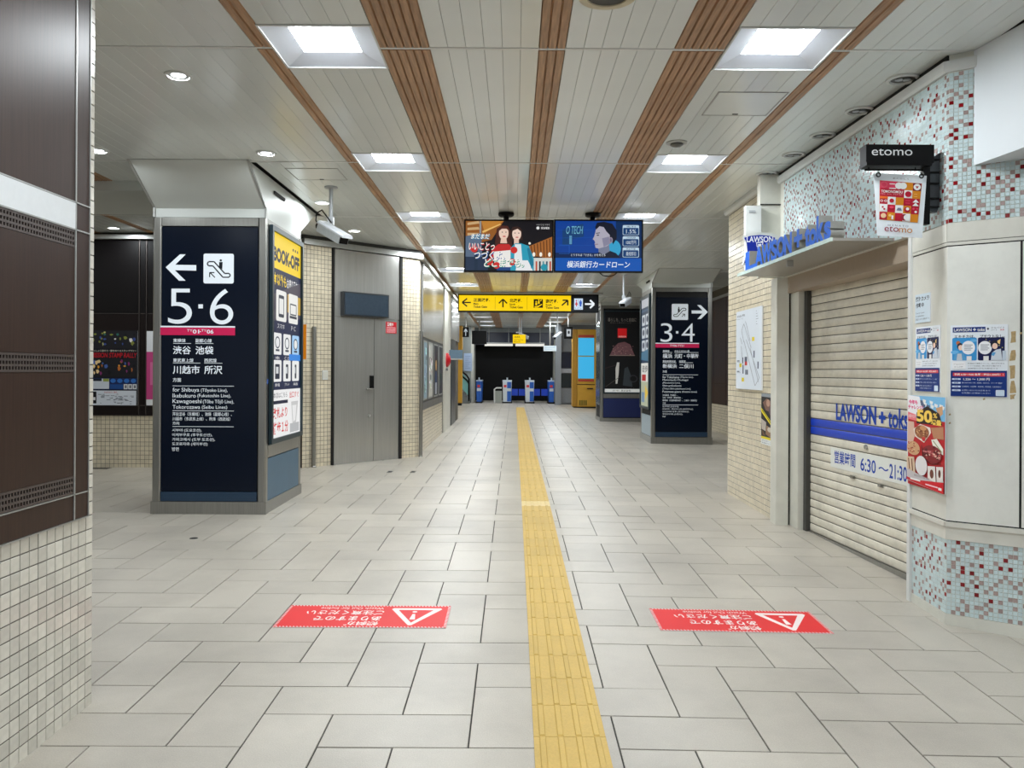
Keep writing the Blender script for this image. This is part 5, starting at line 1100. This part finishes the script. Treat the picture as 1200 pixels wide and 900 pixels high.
# ================================================================== ON THE CEILING
def downlight(label, x, y, on, group):
    t = thing('downlight', label, 'ceiling light', (x, y, CZ), group); q = MB()
    if on:
        q.lathe((x, y, CZ), [(.088, 0), (.088, -.010), (.07, -.012), (.064, -.003)], 24, cap=False); q.build('ring', WHITE, t, smooth=40)
        MB().lathe((x, y, CZ), [(.066, -.004), (.046, -.0025)], 24, cap=False).build('reflector', STEEL, t, smooth=60)
        MB().lathe((x, y, CZ), [(.0, -.0022), (.05, -.0022)], 20, cap=False).build('diffuser', DOWNM, t); lamp_under(t, x, y, CZ - .006, .09, DOWN_W, 'DISK')
    else:
        q.lathe((x, y, CZ), [(.10, 0), (.10, -.012), (.082, -.016), (.074, -.004)], 24, cap=False); q.build('ring', WHITE, t, smooth=40)
        MB().lathe((x, y, CZ), [(.076, -.004), (.055, -.002), (.0, -.0015)], 24, cap=False).build('reflector', mat('dim_reflector', (96, 96, 92), .3, .6), t, smooth=60)
        q = MB()
        for a in (-.026, .026): q.lathe((x + a, y, CZ), [(.022, -.002), (.024, -.012), (.012, -.016), (.0, -.017)], 12, cap=False)
        q.build('lamp', GREYM, t, smooth=60)
for k, (px, py) in enumerate(((209, 88), (312, 179), (378, 237), (415, 270))):
    a, b = ray(px, py); Y = (CZ - CAMZ) / b; downlight(f'lit round downlight, {rank[k]} from the viewer in the row by the left pillar', a * Y, Y, True, 'lit round downlights on the left')
for k, (px, py) in enumerate(((115, 176), (133, 266.5))):
    a, b = ray(px, py); Y = (CZ - CAMZ) / b; downlight(('lit round downlight cut by the edge of the near left wall', 'lit round downlight beyond the ceiling beam, over the back wall')[k], a * Y, Y, True, 'lit round downlights on the left')
for k, (x, y) in enumerate(((-3.62, 5.1), (-5.44, 5.1), (-5.44, 7.0), (-7.2, 7.0), (-5.44, 9.05), (-7.2, 9.9), (-4.4, 10.6))): downlight(f'added round downlight out of sight in the side hall on the left, {rank[k]} of seven', x, y, True, 'lit round downlights on the left')  # unseen lamps added to brighten the left hall, partly continuing the visible rows
for k, (px, py) in enumerate(((1058, 92), (1007, 129), (964, 158), (930, 181), (899, 203))):
    a, b = ray(px, py); Y = (CZ - CAMZ) / b; downlight(f'unlit twin spot downlight, {rank[k]} from the viewer along the mosaic wall', a * Y, Y, False, 'unlit spots along the shop wall')
for k, (x, y) in enumerate(((3.95, 11.2), (4.3, 13.2), (4.35, 15.2))): downlight(f'added round downlight hidden in the corridor behind the tiled pier, {rank[k]} of three', x, y, True, 'added round downlights in the right corridor')  # lamps added out of view to brighten the right corridor floor
sp = thing('ceiling_speaker', 'large round ceiling speaker with a cream ring at the top edge', 'speaker', (.467, 4.14, CZ))
MB().lathe((.467, 4.14, CZ), [(.150, 0), (.150, -.006), (.135, -.012), (.105, -.010), (.102, -.002)], 36, cap=False).build('ring', mat('aged_cream', (206, 196, 168), .5), sp, smooth=40)
MB().lathe((.467, 4.14, CZ), [(.104, -.004), (.05, -.007), (0, -.008)], 32, cap=False).build('grille', mat('speaker_grille', (70, 68, 62), .6, var=.3, scale=400), sp, smooth=60)
sm = thing('smoke_detector', 'small round smoke detector near the second right lamp', 'detector', (1.35, 6.78, CZ))
MB().lathe((1.35, 6.78, CZ), [(.088, 0), (.088, -.008), (.07, -.014)], 24).build('base', ALU, sm, smooth=40); MB().lathe((1.35, 6.78, CZ), [(.055, -.014), (.055, -.024), (.03, -.04), (.0, -.042)], 20).build('sensor', mat('dim_reflector', (96, 96, 92), .3, .6), sm, smooth=40)
def hatch(label, x0, x1, y0, y1):
    t = thing('access_hatch', label, 'hatch', ((x0 + x1) / 2, (y0 + y1) / 2, CZ)); e = .012
    MB().box(x0, x1, y0, y1, CZ - .003, CZ + .002).build('lid', PANEL, t)
    q = MB()
    for a in ((x0 - e, x1 + e, y0 - e, y0 - e / 2), (x0 - e, x1 + e, y1 + e / 2, y1 + e), (x0 - e, x0 - e / 2, y0 - e / 2, y1 + e / 2), (x1 + e / 2, x1 + e, y0 - e / 2, y1 + e / 2)): q.box(*a, CZ - .004, CZ + .002)
    q.build('frame', mat('hatch_edge', (150, 150, 148), .4, .3), t); MB().box((x0 + x1) / 2 - .02, (x0 + x1) / 2 + .02, y1 - .03, y1 - .015, CZ - .006, CZ - .002).build('latch', DARK, t)
hatch('square access hatch behind the nearest right lamp', 1.40, 1.86, 5.56, 6.04); hatch('square access hatch near the security camera on the left', -2.18, -1.70, 7.72, 8.16)
def cctv(label, px, py_top, Y, body0, body1, zpole, cable=0):
    """a box camera on a drop pole; body0 = back, body1 = front of the housing"""
    top = at(px, py_top, Y); t = thing('security_camera', label, 'camera', (top.x, Y, CZ))
    q = MB(); q.tube([(top.x, Y, CZ), (top.x, Y, zpole)], .021, 12); q.build('pole', GREYM, t, smooth=50)
    MB().lathe((top.x, Y, CZ - .02), [(0, 0), (.06, 0), (.068, .006), (.068, .02)], 20).build('flange', GREYM, t, smooth=40)
    b0, b1 = Vector(body0), Vector(body1); d = (b1 - b0).normalized(); mid = b0 + (b1 - b0) * .35
    q = MB(); q.box(top.x - .03, top.x + .03, Y - .03, Y + .03, zpole - .05, zpole + .03); q.tube([(top.x, Y, zpole - .03), mid + Vector((0, 0, .05))], .018, 8); q.build('knuckle', GREYM, t)
    r = d.cross(Vector((0, 0, 1))).normalized(); u = r.cross(d).normalized()
    def ring(p, w, h0, h1): return [p + r * (-w) + u * h0, p + r * w + u * h0, p + r * w + u * h1 * .7, p + r * w * .7 + u * h1, p - r * w * .7 + u * h1, p - r * w + u * h1 * .7]
    MB().prism(ring(b0, .055, -.05, .055), ring(b1, .055, -.05, .055)).build('housing', mat('camera_grey', (168, 174, 180), .4, .1), t)
    MB().prism(ring(b0 - d * .01, .062, .03, .064), ring(b1 + d * .05, .062, .03, .064)).build('sunshield', mat('camera_grey_light', (196, 200, 206), .4), t)
    MB().prism(ring(b1, .048, -.043, .028), ring(b1 + d * .006, .048, -.043, .028)).build('lens_window', BLACK, t)
    MB().tube([b0, b0 - d * .05], .045, 10).build('rear_gland', BLACK, t, smooth=50)
    if cable:
        e = b0 - d * .05; MB().tube([e, e - d * .08 + u * .03, e - d * .10 + u * .10, e - d * .02 + u * .16, mid + u * .09], .007, 6).build('cable', BLACK, t, smooth=60)
a = at(388, 219, 8.49)
cctv('security camera with a looped cable, hung right of the big left pillar', 388, 219, 8.49, at(377, 266, 8.36), at(403, 281, 8.1), at(390, 258, 8.49).z, 1)
cctv('small security camera on a pole in front of the black advert pillar', 731, 322, 16.05, at(737, 352, 16.1), at(729.5, 357, 15.7), at(731, 348, 16.05).z, 1)
cctv('security camera on a white pole by the grey column at the gates', 653.5, 366, 27.0, at(657, 391, 27.1), at(650, 396, 26.6), at(653.5, 388, 27).z)
cctv('white security camera on a black pole before the ticket gates', 611, 366, 27.2, at(618, 396, 27.3), at(607, 391.5, 27.0), at(611, 390, 27.2).z)

# ================================================================== FLOOR STICKERS
def sticker(label, x0, x1, y0, y1):
    """read from the far side: its left end is the larger x, its top edge the nearer one"""
    e = .0012; sx = (fz(x1, y0) - fz(x0, y0)) / (x1 - x0); sy = (fz(x0, y1) - fz(x0, y0)) / (y1 - y0)
    fr = Fr((x1, y0, fz(x1, y0) + .0045), (-1, 0, -sx), (0, -1, -sy)); w, h = x1 - x0, y1 - y0
    t = thing('floor_sticker', label, 'sticker', ((x0 + x1) / 2, (y0 + y1) / 2, fz((x0 + x1) / 2, (y0 + y1) / 2)))
    MB().fbox(fr, 0, w, -h, 0, -.004, 0).build('film', mat('sticker_film', (226, 206, 204), .4), t)
    s = Sheet(fr, (0, 0), (w, -h), (0, 0), (100, 40), .0003); R_ = (222, 44, 46); K_ = (240, 226, 222)
    s.rect(1.6, 1.6, 98.4, 38.4, R_)
    s.step = 0
    for k_ in range(50):
        for y in (0, 38.4): s.poly([(k_ * 2, y), (k_ * 2 + 1, y), (k_ * 2 + 1.6, y + 1.6), (k_ * 2 + .6, y + 1.6)], R_)
    for k_ in range(20):
        for x in (0, 98.4): s.poly([(x, k_ * 2), (x, k_ * 2 + 1), (x + 1.6, k_ * 2 + 1.6), (x + 1.6, k_ * 2 + .6)], R_)
    s.step = .00012; s.poly([(20.5, 4), (22.5, 4), (36, 33), (35, 35), (6, 35), (5, 33)], K_); s.poly([(21.3, 8.5), (31.6, 31.5), (10.2, 31.5)], R_)
    s.poly([(19.6, 14), (23, 14), (22.2, 24), (20.6, 24)], K_); s.oval(21.3, 28, 1.5, 1.5, K_)
    s.text('傾斜が', 40, 3, 60, 10, K_, .02); s.text('ありますので', 40, 11.5, 80, 19.5, K_, .02); s.text('ご注意ください', 40, 22, 87, 30, K_, .02); s.text('Watch Out for Incline', 41, 32, 80, 36, K_)
    s.build('sticker_print', t)
sticker('red slope warning sticker on the floor left of the tactile path', -1.385, -.385, 4.665, 5.07)
sticker('red slope warning sticker on the floor right of the tactile path', .85, 1.85, 4.665, 5.065)
de = thing('floor_stud', 'small black drain stud in the floor before the left pillar', 'stud', (-2.66, 7.15, fz(-2.66, 7.15))); a, b = ray(218, 614)
MB().lathe((-2.72, 6.9, fz(-2.72, 6.9)), [(.03, .001), (.028, .004), (0, .004)], 14).build('cap', BLACK, de); MB().lathe((-2.72, 6.9, fz(-2.72, 6.9)), [(.036, .0005), (.03, .002)], 14, cap=False).build('rim', STEEL_D, de)

for px, lab in ((457, 'left'), (484, 'right')):
    a, b = ray(px, 553); Y = 11.0
    for _ in range(30): Y = (fz(a * Y, Y) - CAMZ) / b
    z = fz(a * Y, Y); t = thing('floor_slot', f'small dark slot plate in the floor before the steel door, {lab} of two', 'floor plate', (a * Y, Y, z))
    MB().box(a * Y - .035, a * Y + .035, Y - .09, Y + .09, z - .004, z + .003).build('plate', STEEL_D, t); MB().box(a * Y - .022, a * Y + .022, Y - .075, Y + .075, z + .003, z + .004).build('slot', DARK, t)

# ================================================================== FAR END: GATES, YELLOW BOOTHS, SIGNS
GY = 33.6; ZG = fz(0, GY)
BLUE = mat('gate_blue', (28, 92, 186), .35); GW = mat('gate_white', (206, 216, 224), .35)
def gate(label, p0, p1, double=False):
    x0, x1 = at(p0, 460, GY).x, at(p1, 460, GY).x; t = thing('ticket_gate', label, 'ticket gate', ((x0 + x1) / 2, GY + .6, ZG), 'ticket gates across the far end')
    MB().box(x0 - .02, x1 + .02, GY - .02, GY + 1.4, ZG - .02, ZG + .06).build('base', DARK, t)
    q = MB(); q.prism([(x0 + .02, GY, ZG + .06), (x1 - .02, GY, ZG + .06), (x1 - .02, GY + 1.4, ZG + .06), (x0 + .02, GY + 1.4, ZG + .06)], [(x0, GY, ZG + .9), (x1, GY, ZG + .9), (x1, GY + 1.4, ZG + .9), (x0, GY + 1.4, ZG + .9)]); q.build('body', BLUE if not double else GW, t)
    MB().box(x0 - .01, x1 + .01, GY + .15, GY + 1.3, ZG + .9, ZG + .95).build('top', GW, t)
    if double: MB().box((x0 + x1) / 2, x1 - .02, GY - .012, GY, ZG + .08, ZG + .88).build('side_panel', BLUE, t)
    MB().box(x0 + .03, x1 - .03, GY - .016, GY - .002, ZG + .5, ZG + .62).build('card_reader', GW, t); MB().box(x0 + .05, x0 + .16, GY - .02, GY - .004, ZG + .66, ZG + .76).build('lamp', mat('gate_red', (214, 60, 70), .4), t)
    q = MB(); q.tube([((x0 + x1) / 2, GY + .1, ZG + .93), ((x0 + x1) / 2, GY + .1, ZG + 1.06)], .03, 8); q.build('sensor', GW, t, smooth=50)
    return t
gs = [gate('slim blue ticket gate at the left end of the row', 558, 564.5), gate('white and blue ticket gate, second from the left', 589, 599.5, True), gate('white and blue ticket gate, third from the left', 615.5, 626, True), gate('slim blue ticket gate at the right end of the row', 643, 649.5)]
for t, a, b in ((gs[1], 599.5, 607), (gs[2], 608, 615.5), (gs[2], 626, 633.5), (gs[3], 635, 643)):
    x0, x1 = at(a, 456, GY).x, at(b, 456, GY).x; MB().box(x0, x1, GY + .7, GY + .73, at(0, 461, GY).z, at(0, 453, GY).z).build('flap', mat('flap_blue', (20, 70, 200), .35), t)
rl_ = thing('gate_barrier', 'grey barrier panel with a white rail between the first two gates', 'barrier', (at(584, 470, GY).x, GY, ZG)); x0, x1 = at(580, 460, GY).x, at(589, 460, GY).x
MB().box(x0, x1 - .03, GY, GY + .04, ZG + .02, at(0, 455, GY).z).build('panel', mat('barrier_grey', (150, 156, 150), .4), rl_); q = MB(); z = at(0, 451.5, GY).z; q.tube([(x0 - .02, GY, ZG), (x0 - .02, GY, z - .06), (x0 + .06, GY, z), (x1 - .04, GY, z)], .03, 8); q.build('rail', WHITE, rl_, smooth=60)
yb = thing('kiosk_booth', 'tall ochre kiosk with two light blue screens, right of the gates', 'kiosk', (2.6, 30.4, fz(2.6, 30.4))); FY = Fr((0, 30.4, 0), XP)
yu = lambda px: FY.uv(px, 440)[0]; yv = lambda py: FY.uv(684, py)[1]
MB().box(yu(671.5), yu(705), 30.4, 31.2, yv(476.5), yv(386)).build('cabinet', YELLOWP, yb); MB().box(yu(672.5), yu(705), 30.45, 31.2, fz(3, 30.4) - .02, yv(476.5)).build('plinth', DARK, yb); MB().box(yu(671), yu(676), 30.36, 30.42, yv(476), yv(386)).build('corner_trim', mat('ochre_dark', (176, 128, 36), .4), yb)
for y0, y1 in ((443.5, 418), (416.8, 396)): MB().fbox(FY, yu(677.5), yu(696), yv(y0), yv(y1), 0, .02).build('screen', mat('blue_screen', (66, 190, 244), .3, emit=.8, var=.03), yb)
MB().fbox(FY, yu(677.5), yu(696), yv(395.5), yv(392.5), 0, .015).build('red_strip', mat('kiosk_red', (190, 70, 50), .4), yb); MB().fbox(FY, yu(677.5), yu(696), yv(447), yv(444.5), 0, .015).build('red_strip', mat('kiosk_red', (190, 70, 50), .4), yb); MB().fbox(FY, yu(675), yu(697), yv(451), yv(450.2), 0, .008).build('joint', DARK, yb); MB().fbox(FY, yu(688), yu(695), yv(456), yv(454.8), 0, .03).build('slot', DARK, yb)
for k_ in range(4): MB().fbox(FY, yu(679 + k_ * 2.4), yu(680.6 + k_ * 2.4), yv(475), yv(469), 0, .01).build('vent_slot', mat('olive_vent', (120, 110, 30), .5), yb)
yc = thing('ochre_column', 'slim ochre column at the far end of the left wall', 'column', (at(537, 470, 31.2).x, 31.2, .2), kind='thing'); x0, x1 = at(533.2, 470, 31.2).x, at(541.5, 470, 31.2).x
MB().box(x0, x1, 31.1, 31.4, fz(-2, 31) + .1, at(537, 382, 31.2).z).build('shaft', YELLOWP, yc); MB().box(x0 + .05, x1 - .02, 31.08, 31.42, fz(-2, 31) - .02, fz(-2, 31) + .1).build('base', DARK, yc); MB().box(x0 + .09, x0 + .12, 31.09, 31.1, fz(-2, 31) + .1, at(537, 382, 31.2).z).build('joint', mat('ochre_dark', (176, 128, 36), .4), yc)
# stairs with handrails on the far left
st = thing('stair_flight', 'short stair with teal glass rail beyond the ochre column', 'stairs', (-1.9, 33.2, ZG))
for k_ in range(6): MB().box(-2.6 - .0 * k_, -1.82 - .1 * k_, 33.0, 34.5, ZG + .16 * k_, ZG + .16 * (k_ + 1)).build('step', mat('stair_grey', (120, 124, 124), .5), st)
g_ = lambda px, py: at(px, py, 32.9)
MB().prism([g_(541, 455), g_(549, 463.5), g_(549, 446), g_(541, 436)], [p + Vector((0, .03, 0)) for p in (g_(541, 455), g_(549, 463.5), g_(549, 446), g_(541, 436))]).build('glass_panel', mat('teal_glass', (120, 176, 176), .15, var=.03), st)
q = MB()
for dy in (0, 5.5): q.tube([g_(540, 434 + dy), g_(547, 440 + dy), g_(549.5, 444 + dy), g_(549.5, 470)], .035, 8)
q.build('handrail', BLACK, st, smooth=60)
def hung_sign(name, label, px0, py0, px1, py1, Y, draw, depth=.12, hang=True, cat='sign', emit=.0):
    fr = Fr((0, Y, 0), XP); u0, v1 = fr.uv(px0, py0); u1, v0 = fr.uv(px1, py1); t = thing(name, label, cat, fr.P((u0 + u1) / 2, v0))
    MB().fbox(fr, u0, u1, v0, v1, -depth, -.002).build('sign_box', BLACK, t)
    if hang:
        q = MB(); um_ = (u0 + u1) / 2; q.tube([fr.P(um_, v1 - .02, -depth / 2), fr.P(um_, CZ, -depth / 2)], .02, 8); q.build('hanger', ALU, t)
    if draw: s = Sheet(fr, (u0, v1), (u1, v0), (0, 0), (100, 100), .0, emit); draw(s); s.build('sign_lettering', t)
def ygate(s): s.rect(0, 0, 100, 100, YS); s.text('北改札', 12, 16, 58, 40, KK, .01, 0); s.text('North Ticket Gate', 12, 52, 80, 66, KK, 0, 0); s.text('Exit', 12, 74, 60, 88, KK, 0, 0)
hung_sign('hanging_sign', 'small yellow sign hanging over the ticket gates', 601, 392, 616, 402.5, 26.5, ygate, emit=.9)
def uparrow(s): s.line([(50, 88), (50, 20)], 12, (220, 232, 240)); s.line([(26, 46), (50, 16), (74, 46)], 12, (220, 232, 240))
hung_sign('hanging_sign', 'dark sign with a white up arrow over the far stairs', 542, 383.5, 549.5, 395, 29.5, uparrow, emit=.6)
def pict(s): s.rect(30, 20, 80, 80, (226, 232, 238)); s.oval(55, 46, 12, 14, (20, 26, 40))
hung_sign('hanging_sign', 'dark sign with a white pictogram left of the ochre kiosk', 661, 383, 671, 397, 28.8, pict, emit=.6)
hung_sign('hanging_monitor', 'black monitor box hanging left over the ticket gates', 553, 387.5, 570, 403, 30.5, None, depth=.4, cat='monitor')
hung_sign('hanging_sign', 'pale bilingual notice sign beside the grey column at the gates', 637, 405, 652, 411.5, 31.5, lambda s: (s.rect(0, 0, 100, 100, (206, 222, 232)), s.rect(8, 20, 90, 40, (180, 200, 214)), s.rect(8, 58, 70, 74, (180, 200, 214))), emit=.3)
t, s = paper('wall_notice', 'pale notice sheet on the grey wall above the far stairs', Fr((0, 34.58, 0), XP), (543.5, 414), (553, 435), n=.01, cat='notice', units=(100, 200)); s.rect(0, 0, 100, 200, (176, 196, 226))
for k_ in range(7): s.rect(16, 30 + k_ * 22, 84 - (k_ % 3) * 14, 36 + k_ * 22, (140, 156, 190))
s.build('notice_print', t)
